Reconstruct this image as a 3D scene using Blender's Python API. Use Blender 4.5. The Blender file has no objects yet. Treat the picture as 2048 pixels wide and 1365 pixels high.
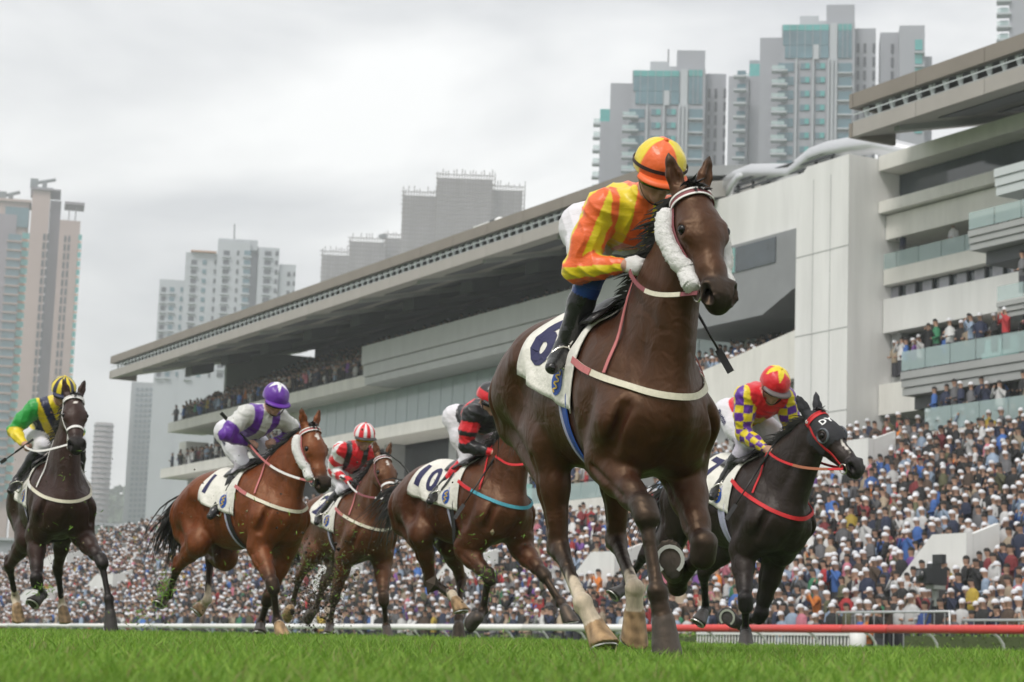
# Horse race on turf in front of a packed grandstand, overcast day.
import bpy, bmesh, math, random
import numpy as np
from mathutils import Matrix, Vector

random.seed(7)
rng = np.random.default_rng(11)
scene = bpy.context.scene
COL = scene.collection

# ---------------------------------------------------------------- camera
FPX, PITCH, ROLL = 4200.0, math.atan(643 / 4200), 0.035
FW = np.array([0, math.cos(PITCH), math.sin(PITCH)])
_r0 = np.array([1.0, 0, 0]); _u0 = np.array([0, -math.sin(PITCH), math.cos(PITCH)])
RT = math.cos(ROLL) * _r0 + math.sin(ROLL) * _u0
UP = math.cos(ROLL) * _u0 - math.sin(ROLL) * _r0
cam_d = bpy.data.cameras.new('camera')
cam = bpy.data.objects.new('camera', cam_d); COL.objects.link(cam)
cam_d.sensor_width = 36; cam_d.lens = 36 * FPX / 2048
cam_d.clip_start = 0.1; cam_d.clip_end = 6000
cam.matrix_world = Matrix(((RT[0], UP[0], -FW[0], 0), (RT[1], UP[1], -FW[1], 0), (RT[2], UP[2], -FW[2], 0), (0, 0, 0, 1)))
cam_d.dof.use_dof = True; cam_d.dof.focus_distance = 11.0; cam_d.dof.aperture_fstop = 5.6
scene.camera = cam

# ---------------------------------------------------------------- sky, sun, exposure
SUN_EL, SUN_AZ = math.radians(52), math.radians(212)      # azimuth clockwise from +Y
world = bpy.data.worlds.new('World'); scene.world = world; world.use_nodes = True
nt = world.node_tree; nt.nodes.clear()
W = nt.nodes.new
out = W('ShaderNodeOutputWorld'); bg = W('ShaderNodeBackground'); bg.inputs[1].default_value = 0.12
sky = W('ShaderNodeTexSky'); sky.sky_type = 'NISHITA'; sky.sun_disc = False
sky.sun_elevation = SUN_EL; sky.sun_rotation = SUN_AZ; sky.air_density = 1.5; sky.dust_density = 4
tc = W('ShaderNodeTexCoord'); mp = W('ShaderNodeMapping'); mp.inputs['Scale'].default_value = (1.0, 1.0, 2.6)
n1 = W('ShaderNodeTexNoise'); n1.inputs['Scale'].default_value = 4.2; n1.inputs['Detail'].default_value = 5; n1.inputs['Roughness'].default_value = 0.5
n1.inputs['Distortion'].default_value = 0.3
cr = W('ShaderNodeValToRGB')
cr.color_ramp.elements[0].position = 0.38; cr.color_ramp.elements[0].color = (4.2, 4.24, 4.36, 1)
cr.color_ramp.elements[1].position = 0.60; cr.color_ramp.elements[1].color = (6.55, 6.53, 6.47, 1)
mx = W('ShaderNodeMix'); mx.data_type = 'RGBA'; mx.inputs[0].default_value = 0.93
L = nt.links.new
L(tc.outputs['Generated'], mp.inputs[0]); L(mp.outputs[0], n1.inputs['Vector']); L(n1.outputs['Fac'], cr.inputs[0])
L(sky.outputs[0], mx.inputs[6]); L(cr.outputs[0], mx.inputs[7]); L(mx.outputs[2], bg.inputs[0]); L(bg.outputs[0], out.inputs[0])

sun_d = bpy.data.lights.new('sun', 'SUN'); sun_d.energy = 1.5; sun_d.angle = math.radians(16); sun_d.color = (1.0, 0.96, 0.9)
sun = bpy.data.objects.new('sun', sun_d); COL.objects.link(sun)
sdir = Vector((math.sin(SUN_AZ) * math.cos(SUN_EL), math.cos(SUN_AZ) * math.cos(SUN_EL), math.sin(SUN_EL)))
sun.rotation_euler = sdir.to_track_quat('Z', 'Y').to_euler()
scene.view_settings.view_transform = 'Standard'; scene.view_settings.look = 'None'
scene.view_settings.exposure = 0.58; scene.view_settings.gamma = 1.0; scene.view_settings.use_curve_mapping = False
scene.cycles.use_denoising = True
scene.cycles.max_bounces = 5; scene.cycles.diffuse_bounces = 3; scene.cycles.glossy_bounces = 3; scene.cycles.transmission_bounces = 4
scene.cycles.volume_bounces = 1; scene.cycles.transparent_max_bounces = 8

# ---------------------------------------------------------------- helpers
def mesh_obj(name, verts, faces, mat=None, parent=None, smooth=False, col=None, loc=None):
    me = bpy.data.meshes.new(name)
    v = np.asarray(verts, np.float32).reshape(-1, 3)
    if isinstance(faces, np.ndarray):
        n, k = faces.shape
        me.vertices.add(len(v)); me.vertices.foreach_set('co', v.ravel())
        me.loops.add(n * k); me.loops.foreach_set('vertex_index', faces.astype(np.int32).ravel())
        me.polygons.add(n); me.polygons.foreach_set('loop_start', np.arange(n, dtype=np.int32) * k)
        me.polygons.foreach_set('loop_total', np.full(n, k, np.int32))
        me.update(calc_edges=True)
    else:
        me.from_pydata([tuple(map(float, p)) for p in v], [], [tuple(map(int, f)) for f in faces]); me.update()
    if smooth: me.polygons.foreach_set('use_smooth', np.ones(len(me.polygons), bool))
    if col is not None:
        c = np.asarray(col, np.float32)
        dom = 'POINT' if len(c) == len(v) else 'FACE'
        a = me.attributes.new('col', 'FLOAT_COLOR', dom)
        if c.shape[1] == 3: c = np.concatenate([c, np.ones((len(c), 1), np.float32)], 1)
        a.data.foreach_set('color', c.ravel())
    if mat is not None: me.materials.append(mat)
    o = bpy.data.objects.new(name, me); COL.objects.link(o)
    if parent is not None: o.parent = parent
    if loc is not None: o.location = loc
    return o

def tag(o, label, cat, group=None, kind=None):
    if label: o['label'] = label
    if cat: o['category'] = cat
    if group: o['group'] = group
    if kind: o['kind'] = kind
    return o

def empty(name, label=None, cat=None, group=None, loc=(0, 0, 0), mat=None):
    o = bpy.data.objects.new(name, None); COL.objects.link(o); o.empty_display_size = 0.2
    if mat is not None: o.matrix_world = mat
    else: o.location = loc
    if label: tag(o, label, cat, group)
    return o

class MB:
    """collects boxes, prisms and tubes into one mesh"""
    def __init__(s): s.v = []; s.f = []; s.c = []
    def add(s, v, f, c=None):
        n = len(s.v); s.v += [tuple(p) for p in v]; s.f += [tuple(i + n for i in q) for q in f]
        if c is not None: s.c += [c] * len(f)
    def box(s, x0, y0, z0, x1, y1, z1, fr=None, c=None):
        v = [(x, y, z) for z in (z0, z1) for y in (y0, y1) for x in (x0, x1)]
        if fr is not None: v = [fr(*p) for p in v]
        s.add(v, [(0, 2, 3, 1), (4, 5, 7, 6), (0, 1, 5, 4), (2, 6, 7, 3), (0, 4, 6, 2), (1, 3, 7, 5)], c)
    def prism(s, poly, w0, w1, fr, c=None):
        """poly: list of 2-D points; fr(a,b,w) -> 3-D"""
        n = len(poly)
        v = [fr(a, b, w0) for a, b in poly] + [fr(a, b, w1) for a, b in poly]
        f = [tuple(range(n))[::-1], tuple(range(n, 2 * n))] + [(i, (i + 1) % n, n + (i + 1) % n, n + i) for i in range(n)]
        s.add(v, f, c)
    def tube(s, pts, r, n=8, c=None, cap=True):
        v, f = tube(pts, r, n, cap); s.add(v, f, c)
    def build(s, name, mat, parent=None, smooth=False):
        return mesh_obj(name, s.v, s.f, mat, parent, smooth, s.c if s.c else None)

def tube(pts, r, n=8, cap=True):
    P = [np.asarray(p, float) for p in pts]; m = len(P)
    R = [r] * m if np.isscalar(r) else list(r)
    v = []; f = []; ref = None
    for i in range(m):
        t = P[min(i + 1, m - 1)] - P[max(i - 1, 0)]; t /= np.linalg.norm(t) + 1e-9
        if ref is None:
            ref = np.array([0, 0, 1.0]) if abs(t[2]) < .9 else np.array([1.0, 0, 0])
        a = np.cross(t, ref); a /= np.linalg.norm(a) + 1e-9; b = np.cross(a, t); ref = b
        for k in range(n):
            an = 2 * math.pi * k / n; v.append(P[i] + R[i] * (a * math.cos(an) + b * math.sin(an)))
    for i in range(m - 1):
        for k in range(n):
            f.append((i * n + k, i * n + (k + 1) % n, (i + 1) * n + (k + 1) % n, (i + 1) * n + k))
    if cap: f += [tuple(range(n))[::-1], tuple(range((m - 1) * n, m * n))]
    return v, f

def ribbon(pts, nrm, w, th):
    """flat strap along pts, facing nrm, width w, thickness th"""
    P = np.asarray(pts, float); N = np.asarray(nrm, float); m = len(P)
    T = np.gradient(P, axis=0); T /= np.linalg.norm(T, axis=1)[:, None] + 1e-9
    N = N - (N * T).sum(1)[:, None] * T; N /= np.linalg.norm(N, axis=1)[:, None] + 1e-9
    S = np.cross(T, N); v = []; f = []
    for i in range(m):
        for a, b in ((-1, 0), (1, 0), (1, 1), (-1, 1)): v.append(P[i] + S[i] * a * w / 2 + N[i] * b * th)
    for i in range(m - 1):
        for k in range(4): f.append((i * 4 + k, i * 4 + (k + 1) % 4, i * 4 + 4 + (k + 1) % 4, i * 4 + 4 + k))
    f += [(3, 2, 1, 0), tuple(range(4 * m - 4, 4 * m))]
    return v, f

MATS = {}
def mat(name, color=(.5, .5, .5), rough=.6, metal=0., attr=False, noise=None, bump=None, coat=0., sheen=0., spec=.5, aniso_scale=None, bump2=None, trans=0., alpha=1., emit=None):
    """procedural Principled material. noise=(scale, amount) mottles the colour, bump=(scale, strength)"""
    if name in MATS: return MATS[name]
    m = bpy.data.materials.new(name); m.use_nodes = True; MATS[name] = m
    t = m.node_tree; b = t.nodes['Principled BSDF']; ln = t.links.new
    b.inputs['Roughness'].default_value = rough; b.inputs['Metallic'].default_value = metal
    b.inputs['Specular IOR Level'].default_value = spec
    b.inputs['Coat Weight'].default_value = coat; b.inputs['Coat Roughness'].default_value = .25
    b.inputs['Sheen Weight'].default_value = sheen
    b.inputs['Transmission Weight'].default_value = trans; b.inputs['Alpha'].default_value = alpha
    b.inputs['Base Color'].default_value = (*color, 1)
    src = None
    if attr:
        a = t.nodes.new('ShaderNodeAttribute'); a.attribute_name = 'col'; src = a.outputs['Color']
    tcn = t.nodes.new('ShaderNodeTexCoord'); vec = tcn.outputs['Object']
    if aniso_scale:
        mpn = t.nodes.new('ShaderNodeMapping'); mpn.inputs['Scale'].default_value = aniso_scale; ln(vec, mpn.inputs[0]); vec = mpn.outputs[0]
    if noise:
        n = t.nodes.new('ShaderNodeTexNoise'); n.inputs['Scale'].default_value = noise[0]; n.inputs['Detail'].default_value = 6; n.inputs['Roughness'].default_value = .65
        ln(vec, n.inputs['Vector'])
        mr = t.nodes.new('ShaderNodeMapRange'); mr.inputs[1].default_value = .25; mr.inputs[2].default_value = .75
        mr.inputs[3].default_value = 1 - noise[1]; mr.inputs[4].default_value = 1 + noise[1]; ln(n.outputs['Fac'], mr.inputs[0])
        mm = t.nodes.new('ShaderNodeVectorMath'); mm.operation = 'SCALE'
        if src is not None: ln(src, mm.inputs[0])
        else: mm.inputs[0].default_value = color
        ln(mr.outputs[0], mm.inputs['Scale']); src = mm.outputs[0]
    if src is not None: ln(src, b.inputs['Base Color'])
    if bump:
        n = t.nodes.new('ShaderNodeTexNoise'); n.inputs['Scale'].default_value = bump[0]; n.inputs['Detail'].default_value = 4
        ln(vec, n.inputs['Vector'])
        bp = t.nodes.new('ShaderNodeBump'); bp.inputs['Strength'].default_value = bump[1]; bp.inputs['Distance'].default_value = bump[2] if len(bump) > 2 else .01
        ln(n.outputs['Fac'], bp.inputs['Height']); ln(bp.outputs[0], b.inputs['Normal'])
        if bump2:
            n2 = t.nodes.new('ShaderNodeTexNoise'); n2.inputs['Scale'].default_value = bump2[0]; n2.inputs['Detail'].default_value = 2; n2.inputs['Distortion'].default_value = .6
            ln(tcn.outputs['Object'], n2.inputs['Vector']); b2 = t.nodes.new('ShaderNodeBump'); b2.inputs['Strength'].default_value = bump2[1]; b2.inputs['Distance'].default_value = bump2[2]
            ln(n2.outputs['Fac'], b2.inputs['Height']); ln(b2.outputs[0], bp.inputs['Normal'])
    if emit:
        b.inputs['Emission Color'].default_value = (*color, 1); b.inputs['Emission Strength'].default_value = emit
    return m

# track frame: u runs along the track (away, to the left), v across it towards the stand
UD = np.array([-.473, .881]); VD = np.array([.881, .473])
def uvz(u, v, z): return (UD[0] * u + VD[0] * v, UD[1] * u + VD[1] * v, z)
def ground_z(x, y):
    x = np.asarray(x, float); y = np.asarray(y, float)
    u = UD[0] * x + UD[1] * y; v = VD[0] * x + VD[1] * y
    return -.165 + .0076 * 20 * np.tanh(np.maximum(u, -5) / 20) + .0295 * 11 * np.tanh(np.maximum(v, -5) / 11)
# ---------------------------------------------------------------- signed-distance modelling (horses, riders)
class Field:
    def __init__(s, lo, hi, h):
        s.lo = np.asarray(lo, float); s.h = h
        s.n = np.ceil((np.asarray(hi) - s.lo) / h).astype(int) + 1
        s.D = np.full(s.n, .25, np.float32); s.prims = []
        s.ax = [(s.lo[i] + h * np.arange(s.n[i])).astype(np.float32) for i in range(3)]
    @staticmethod
    def dist(X, Y, Z, a, b, ra, rb, lat, q):
        px, py, pz = X - a[0], Y - a[1], Z - a[2]; ba = b - a
        if q != 1:
            dl = (px * lat[0] + py * lat[1] + pz * lat[2]) * (1 / q - 1)
            px = px + dl * lat[0]; py = py + dl * lat[1]; pz = pz + dl * lat[2]
            ba = ba + (ba @ lat) * (1 / q - 1) * lat
        L2 = float(ba @ ba)
        if L2 > 1e-10:
            t = np.clip((px * ba[0] + py * ba[1] + pz * ba[2]) / L2, 0, 1)
            return np.sqrt((px - t * ba[0]) ** 2 + (py - t * ba[1]) ** 2 + (pz - t * ba[2]) ** 2) - (ra + (rb - ra) * t)
        return np.sqrt(px * px + py * py + pz * pz) - ra
    def cone(s, a, b, ra, rb=None, k=.04, lat=(0, 1, 0), q=1., tg='body', carve=False, plane=None):
        a = np.asarray(a, float); b = np.asarray(b, float); rb = ra if rb is None else rb
        lat = np.asarray(lat, float); lat = lat / np.linalg.norm(lat)
        m = max(ra, rb) * max(1, q) + k + 2 * s.h
        i0 = np.maximum(np.floor((np.minimum(a, b) - m - s.lo) / s.h).astype(int), 0)
        i1 = np.minimum(np.ceil((np.maximum(a, b) + m - s.lo) / s.h).astype(int) + 1, s.n)
        if not carve: s.prims.append((a, b, ra, rb, lat, q, tg))
        if (i1 <= i0).any(): return
        sl = tuple(slice(i0[i], i1[i]) for i in range(3))
        X = s.ax[0][sl[0]][:, None, None]; Y = s.ax[1][sl[1]][None, :, None]; Z = s.ax[2][sl[2]][None, None, :]
        d = Field.dist(X, Y, Z, a, b, ra, rb, lat, q)
        if plane is not None:
            p0, nn = plane
            d = np.maximum(d, (X - p0[0]) * nn[0] + (Y - p0[1]) * nn[1] + (Z - p0[2]) * nn[2])
        D = s.D[sl]
        if carve:
            d = -d; hh = np.maximum(k - np.abs(D - d), 0) / k; s.D[sl] = np.maximum(D, d) + hh * hh * k * .25
        else:
            hh = np.maximum(k - np.abs(D - d), 0) / k; s.D[sl] = np.minimum(D, d) - hh * hh * k * .25
    def chain(s, pts, rs, **kw):
        for i in range(len(pts) - 1): s.cone(pts[i], pts[i + 1], rs[i], rs[i + 1], **kw)
    def sample(s, P):
        g = (np.asarray(P, float) - s.lo) / s.h
        g = np.clip(g, 0, np.array(s.n) - 1.001); i = g.astype(int); f = g - i; r = 0
        for dx in (0, 1):
            for dy in (0, 1):
                for dz in (0, 1):
                    w = (f[..., 0] if dx else 1 - f[..., 0]) * (f[..., 1] if dy else 1 - f[..., 1]) * (f[..., 2] if dz else 1 - f[..., 2])
                    r = r + w * s.D[i[..., 0] + dx, i[..., 1] + dy, i[..., 2] + dz]
        return r
    def grad(s, P):
        e = s.h; P = np.asarray(P, float); g = np.stack([s.sample(P + e * np.eye(3)[i]) - s.sample(P - e * np.eye(3)[i]) for i in range(3)], -1)
        return g / (np.linalg.norm(g, axis=-1, keepdims=True) + 1e-9)
    def hit(s, o, d, far=.9, off=0.):
        """outermost surface point on rays o + t d (scanned from far inwards)"""
        o = np.atleast_2d(np.asarray(o, float)); d = np.atleast_2d(np.asarray(d, float)); d = d / np.linalg.norm(d, axis=1)[:, None]
        o, d = np.broadcast_arrays(o, d)
        ts = np.linspace(far, 0, 160); V = s.sample(o[:, None, :] + ts[None, :, None] * d[:, None, :])
        k = np.argmax(V < 0, axis=1); k = np.maximum(k, 1); r = np.arange(len(o))
        v1 = V[r, k]; v0 = V[r, k - 1]; w = np.clip(v0 / (v0 - v1 + 1e-9), 0, 1)
        t = ts[k - 1] + (ts[k] - ts[k - 1]) * w; P = o + t[:, None] * d; n = s.grad(P)
        return P + n * off, n
    def mesh(s):
        D = s.D; S = D < 0; nx, ny, nz = s.n
        c = np.zeros((nx - 1, ny - 1, nz - 1), np.uint8)
        for dx in (0, 1):
            for dy in (0, 1):
                for dz in (0, 1): c += S[dx:nx - 1 + dx, dy:ny - 1 + dy, dz:nz - 1 + dz]
        I = np.argwhere((c > 0) & (c < 8)); N = len(I)
        idx = np.full(c.shape, -1, np.int32); idx[I[:, 0], I[:, 1], I[:, 2]] = np.arange(N)
        acc = np.zeros((N, 3)); cnt = np.zeros(N)
        cor = [(x, y, z) for x in (0, 1) for y in (0, 1) for z in (0, 1)]
        val = {q: D[I[:, 0] + q[0], I[:, 1] + q[1], I[:, 2] + q[2]] for q in cor}
        for q in cor:
            for a in range(3):
                if q[a] == 0:
                    p = list(q); p[a] = 1; p = tuple(p); va, vb = val[q], val[p]; m = (va < 0) != (vb < 0)
                    t = np.where(m, va / np.where(m, va - vb, 1), 0)
                    for j in range(3): acc[:, j] += np.where(m, q[j] + (t if j == a else 0), 0)
                    cnt += m
        V = s.lo + s.h * (I + acc / cnt[:, None]); F = []
        for a in range(3):
            b, e = (a + 1) % 3, (a + 2) % 3
            s0 = [slice(None)] * 3; s1 = [slice(None)] * 3; s0[a] = slice(0, -1); s1[a] = slice(1, None)
            A, B = S[tuple(s0)], S[tuple(s1)]; E = np.argwhere(A != B)
            ok = (E[:, b] > 0) & (E[:, e] > 0) & (E[:, b] < s.n[b] - 1) & (E[:, e] < s.n[e] - 1); E = E[ok]
            fl = A[E[:, 0], E[:, 1], E[:, 2]]
            def at(db, de):
                q = E.copy(); q[:, b] += db; q[:, e] += de; return idx[q[:, 0], q[:, 1], q[:, 2]]
            Q = np.stack([at(-1, -1), at(0, -1), at(0, 0), at(-1, 0)], 1); Q[~fl] = Q[~fl][:, ::-1]; F.append(Q)
        return V, np.concatenate(F)
    def tags(s, V):
        names = sorted({p[6] for p in s.prims}); out = np.zeros((len(names), len(V)), np.float32) + 9
        X, Y, Z = V[:, 0], V[:, 1], V[:, 2]
        for a, b, ra, rb, lat, q, tg in s.prims:
            i = names.index(tg); out[i] = np.minimum(out[i], Field.dist(X, Y, Z, a, b, ra, rb, lat, q))
        return {n: out[i] for i, n in enumerate(names)}, np.array(names)[out.argmin(0)]

def unit(a): a = np.asarray(a, float); return a / (np.linalg.norm(a) + 1e-9)
def lerp(a, b, t): return np.asarray(a, float) * (1 - t) + np.asarray(b, float) * t
def sstep(a, b, x): t = np.clip((x - a) / (b - a), 0, 1); return t * t * (3 - 2 * t)
OO = np.array([0, 0, 1.2])

def pose_matrix(p):
    y, a, r = p['ypr']
    M = Matrix.Rotation(y, 3, 'Z') @ Matrix(((math.cos(a), 0, -math.sin(a)), (0, 1, 0), (math.sin(a), 0, math.cos(a)))) @ Matrix.Rotation(r, 3, 'X')
    t = Vector(p['t']) - M @ Vector(OO)
    return Matrix.Translation(t) @ M.to_4x4()

class Head:
    def __init__(s, P):
        s.o = P[0]; s.a = unit(P[1] - P[0]); s.l = unit(np.array([0, 1., 0]) - (s.a[1]) * s.a); s.n = np.cross(s.a, s.l)
        s.k = np.linalg.norm(P[1] - P[0]) / .575
    def __call__(s, t, l, n): return s.o + s.k * (t * s.a + l * s.l + n * s.n)
    def inv(s, V): d = (V - s.o) / s.k; return d @ s.a, d @ s.l, d @ s.n

def horse_field(p, h, ears_back=.0):
    J = {n: np.array(p[n]) + OO for n in ('fr', 'fl', 'hr', 'hl', 'head')}
    allp = np.concatenate(list(J.values()) + [np.array([[-1.3, -.36, .8], [.6, .36, 1.65]])])
    F = Field(allp.min(0) - .2, allp.max(0) + .22, h); c = F.cone; Y = (0, 1, 0)
    # trunk
    c((.12, 0, 1.20), (-.40, 0, 1.205), .355, .335, .05, q=.76); c((-.40, 0, 1.205), (-.80, 0, 1.29), .325, .27, .1, q=.82)
    c((.12, 0, 1.19), (.33, 0, 1.15), .34, .25, .08, q=.80)
    c((.24, 0, 1.42), (-.12, 0, 1.475), .13, .115, .1, q=.55); c((-.12, 0, 1.42), (-.66, 0, 1.42), .11, .13, .1, q=.85)
    c((-.60, 0, 1.36), (-.98, 0, 1.31), .20, .19, .1, q=1.05); c((-.98, 0, 1.33), (-1.12, 0, 1.36), .12, .07, .08)
    for s, fl, hl in ((-1, 'fr', 'hr'), (1, 'fl', 'hl')):
        A = J[fl]; B = J[hl]
        # quarters
        c((-.70, s * .13, 1.33), (-1.0, s * .13, 1.17), .19, .17, .08); c((-1.06, s * .10, 1.24), (-1.07, s * .12, 1.02), .13, .10, .07)
        hip = np.array([-.84, s * .14, 1.22])
        c(hip, B[0], .20, .125, .07, q=.8); c((-.62, s * .17, 1.30), lerp(hip, B[0], .8), .10, .10, .07, q=.7)
        st, hk, fe, co, to = B
        bx = unit(np.cross(np.array([0, 1., 0]), unit(hk - st)))       # towards the back of the gaskin
        if bx[0] > 0: bx = -bx
        c((-1.05, s * .12, 1.06), lerp(st, hk, .45) + bx * .045, .115, .055, .06, q=.8)
        F.chain([st, lerp(st, hk, .42), hk], [.115, .082, .05], k=.05, q=.85)
        leg_dir = unit(fe - hk); pb = np.array([leg_dir[2], 0, -leg_dir[0]]); pb = unit(pb)
        cal = hk - leg_dir * .055 + pb * .05
        c(cal, hk + pb * .02, .033, .040, .015); c(lerp(st, hk, .5) + bx * .06, cal, .03, .022, .025)
        c(hk - leg_dir * .02, hk + leg_dir * .04, .057, .050, .015, q=.92)
        cannon(F, hk + leg_dir * .04, fe, co, to, .046, .032, pb)
        # shoulder, breast, forearm
        el, kn, fe, co, to = A
        c((.02, s * .12, 1.42), (.35, s * .15, 1.11), .115, .135, .06, q=.9); c((.35, s * .155, 1.10), el + np.array([0, 0, .05]), .13, .105, .06)
        c((-.02, s * .165, 1.32), (el[0] - .02, s * .17, 1.06), .12, .10, .06, q=.7)
        c((.39, s * .095, 1.14), (.36, s * .10, 1.0), .125, .11, .045); c((.33, s * .10, 1.0), el * .5 + np.array([.15, s * .07, .47]), .115, .10, .05)
        d = unit(kn - el); fr_ = np.array([-d[2], 0, d[0]])
        F.chain([el, lerp(el, kn, .3), lerp(el, kn, .65), kn], [.105, .088, .062, .05], k=.04, q=.9)
        c(el + fr_ * .03 + d * .02, lerp(el, kn, .45) + fr_ * .025, .075, .045, .03, q=.75)
        c(el - fr_ * .035 + d * .02, lerp(el, kn, .42) - fr_ * .025, .065, .036, .03, q=.75)
        d2 = unit(fe - kn); pk = unit(np.array([d2[2], 0, -d2[0]]))
        dm = unit(d + d2); c(kn - dm * .032, kn + dm * .032, .057, .054, .015, q=1.05)
        c(kn - pk * .012 - d * .02, kn - pk * .014 + d2 * .02, .043, .043, .015, q=1.1); c(kn + pk * .03, kn + pk * .02 + d2 * .04, .032, .028, .02)
        cannon(F, kn + d2 * .03, fe, co, to, .042, .030, pk)
    # muscle furrows
    c((.565, 0, 1.15), (.49, 0, .90), .024, .036, .06, carve=True)
    for s in (-1, 1):
        c((-.03, s * .298, 1.32), (.03, s * .285, 1.02), .018, .018, .06, carve=True); c((-.62, s * .335, 1.22), (-.66, s * .32, 1.10), .045, .05, .10, carve=True)
        c((-1.02, s * .285, 1.27), (-1.02, s * .262, 1.0), .014, .016, .05, carve=True); c((.25, s * .30, 1.20), (.16, s * .305, 1.02), .02, .02, .06, carve=True)
        c((.47, s * .205, 1.16), (.40, s * .235, .98), .02, .02, .05, carve=True)
    # tendons and muscle edges on the limbs
    for n_ in ('fr', 'fl'):
        el, kn = J[n_][0], J[n_][1]; d = unit(kn - el); fr_ = np.array([-d[2], 0, d[0]]); s = -1 if n_ == 'fr' else 1
        for sd in (-1, 1):
            c(lerp(el, kn, .12) + np.array([0, sd * .098, 0]) + fr_ * .005, lerp(el, kn, .72) + np.array([0, sd * .060, 0]) + fr_ * .004, .010, .008, .022, carve=True)
    for n_ in ('hr', 'hl'):
        st, hk = J[n_][0], J[n_][1]
        for sd in (-1, 1): c(lerp(st, hk, .15) + np.array([0, sd * .104, 0]), lerp(st, hk, .85) + np.array([-.012, sd * .052, .01]), .010, .010, .025, carve=True)
    # neck and head
    H = Head(J['head']); po = H.o; nb = np.array([.20, 0, 1.32]); lat = unit(H.l + np.array([0, 1, 0]))
    top = H(.07, 0, -.09); dn = unit(top - nb)
    mid = lerp(nb, top, .52) + np.array([-.03, 0, .01])
    F.chain([np.array([.14, 0, 1.34]), lerp(nb, mid, .55), mid, lerp(mid, top, .62), top], [.25, .215, .172, .135, .105], k=.07, lat=lat, q=.60)
    c((.40, 0, 1.17), lerp(nb, top, .60) + np.array([.07, 0, -.05]), .17, .115, .08, q=.62)
    for s in (-1, 1):
        c((.30, s * .10, 1.25), lerp(mid, top, .5) + H.l * s * .035, .085, .05, .06, q=.7)
        c((.42, s * .06, 1.12), H(.16, s * .03, -.19), .05, .04, .05)
    h_ = lambda *q: H(*q); hk_ = dict(lat=H.l, tg='head')
    c(h_(.03, 0, -.045), h_(.2, 0, -.045), .078, .084, .04, q=1.06, **hk_); c(h_(.16, 0, -.05), h_(.24, 0, -.045), .086, .08, .03, q=1.16, **hk_)
    c(h_(.2, 0, -.055), h_(.40, 0, -.062), .080, .058, .04, q=.98, **hk_); c(h_(.40, 0, -.062), h_(.52, 0, -.066), .058, .05, .03, q=1.05, **hk_)
    c(h_(.44, 0, -.058), h_(.52, 0, -.05), .036, .03, .03, q=1.0, **hk_)
    c(h_(.14, 0, -.13), h_(.30, 0, -.13), .085, .055, .04, q=.55, **hk_); c(h_(.26, 0, -.145), h_(.50, 0, -.118), .046, .03, .03, q=1.05, **hk_)
    c(h_(.505, 0, -.068), h_(.545, 0, -.085), .055, .047, .03, q=1.18, **hk_); c(h_(.555, 0, -.092), h_(.56, 0, -.10), .036, .034, .02, q=1.25, **hk_)
    c(h_(.515, 0, -.132), h_(.53, 0, -.13), .03, .028, .012, q=1.2, **hk_)
    for s in (-1, 1):
        c(h_(.17, s * .060, -.125), h_(.25, s * .056, -.115), .09, .065, .03, q=.42, **hk_)
        c(h_(.20, s * .080, -.022), h_(.235, s * .078, -.03), .036, .034, .025, **hk_)
        c(h_(.30, s * .055, -.055), h_(.40, s * .046, -.06), .018, .014, .02, **hk_)
        c(h_(.50, s * .052, -.040), h_(.545, s * .055, -.058), .032, .034, .018, **hk_)
        c(h_(.520, s * .074, -.026), h_(.562, s * .066, -.052), .019, .024, .008, carve=True); c(h_(.55, s * .058, -.05), h_(.50, s * .042, -.055), .019, .012, .006, carve=True)
        c(h_(.216, s * .117, -.022), h_(.216, s * .113, -.022), .022, .022, .012, carve=True)
        c(h_(.50, s * .06, -.112), h_(.56, s * .03, -.112), .006, .006, .008, carve=True)
        e = unit(-.80 * H.a + (.45 - ears_back) * H.n + s * .26 * H.l); b0 = h_(-.005, s * .05, -.035); en = unit(H.n - (H.n @ e) * e + .5 * s * H.l)
        el_ = unit(np.cross(e, en))
        F.chain([b0, b0 + e * .085, b0 + e * .14, b0 + e * .185], [.036, .036, .022, .005], k=.015, lat=en, q=.72, tg='ear')
        c(b0 + e * .05 + en * .026, b0 + e * .13 + en * .018, .019, .010, .008, carve=True)
    return F, J, H

def cannon(F, top, fe, co, to, r0, r1, pb):
    F.chain([top, lerp(top, fe, .3), lerp(top, fe, .85), fe], [r0, r1, r1, .036], k=.015, q=.88)
    F.cone(lerp(top, fe, .05) + pb * .022, lerp(top, fe, .9) + pb * .030, .021, .021, .010, q=.8)
    F.cone(fe, fe + pb * .020, .046, .037, .012)
    F.cone(fe, co, .037, .043, .018)
    a = unit(to - co); pl = np.array([a[2], 0, -a[0]]); pl = unit(pl); n = unit(a * .86 + pl * .5)
    S = to + n * .004
    F.cone(co - a * .01, to + a * .05, .049, .070, .012, tg='hoof', plane=(S, n))
    F.cone(co + pl * .03, to + pl * .055 + a * .03, .036, .050, .012, tg='hoof', plane=(S, n))

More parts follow.
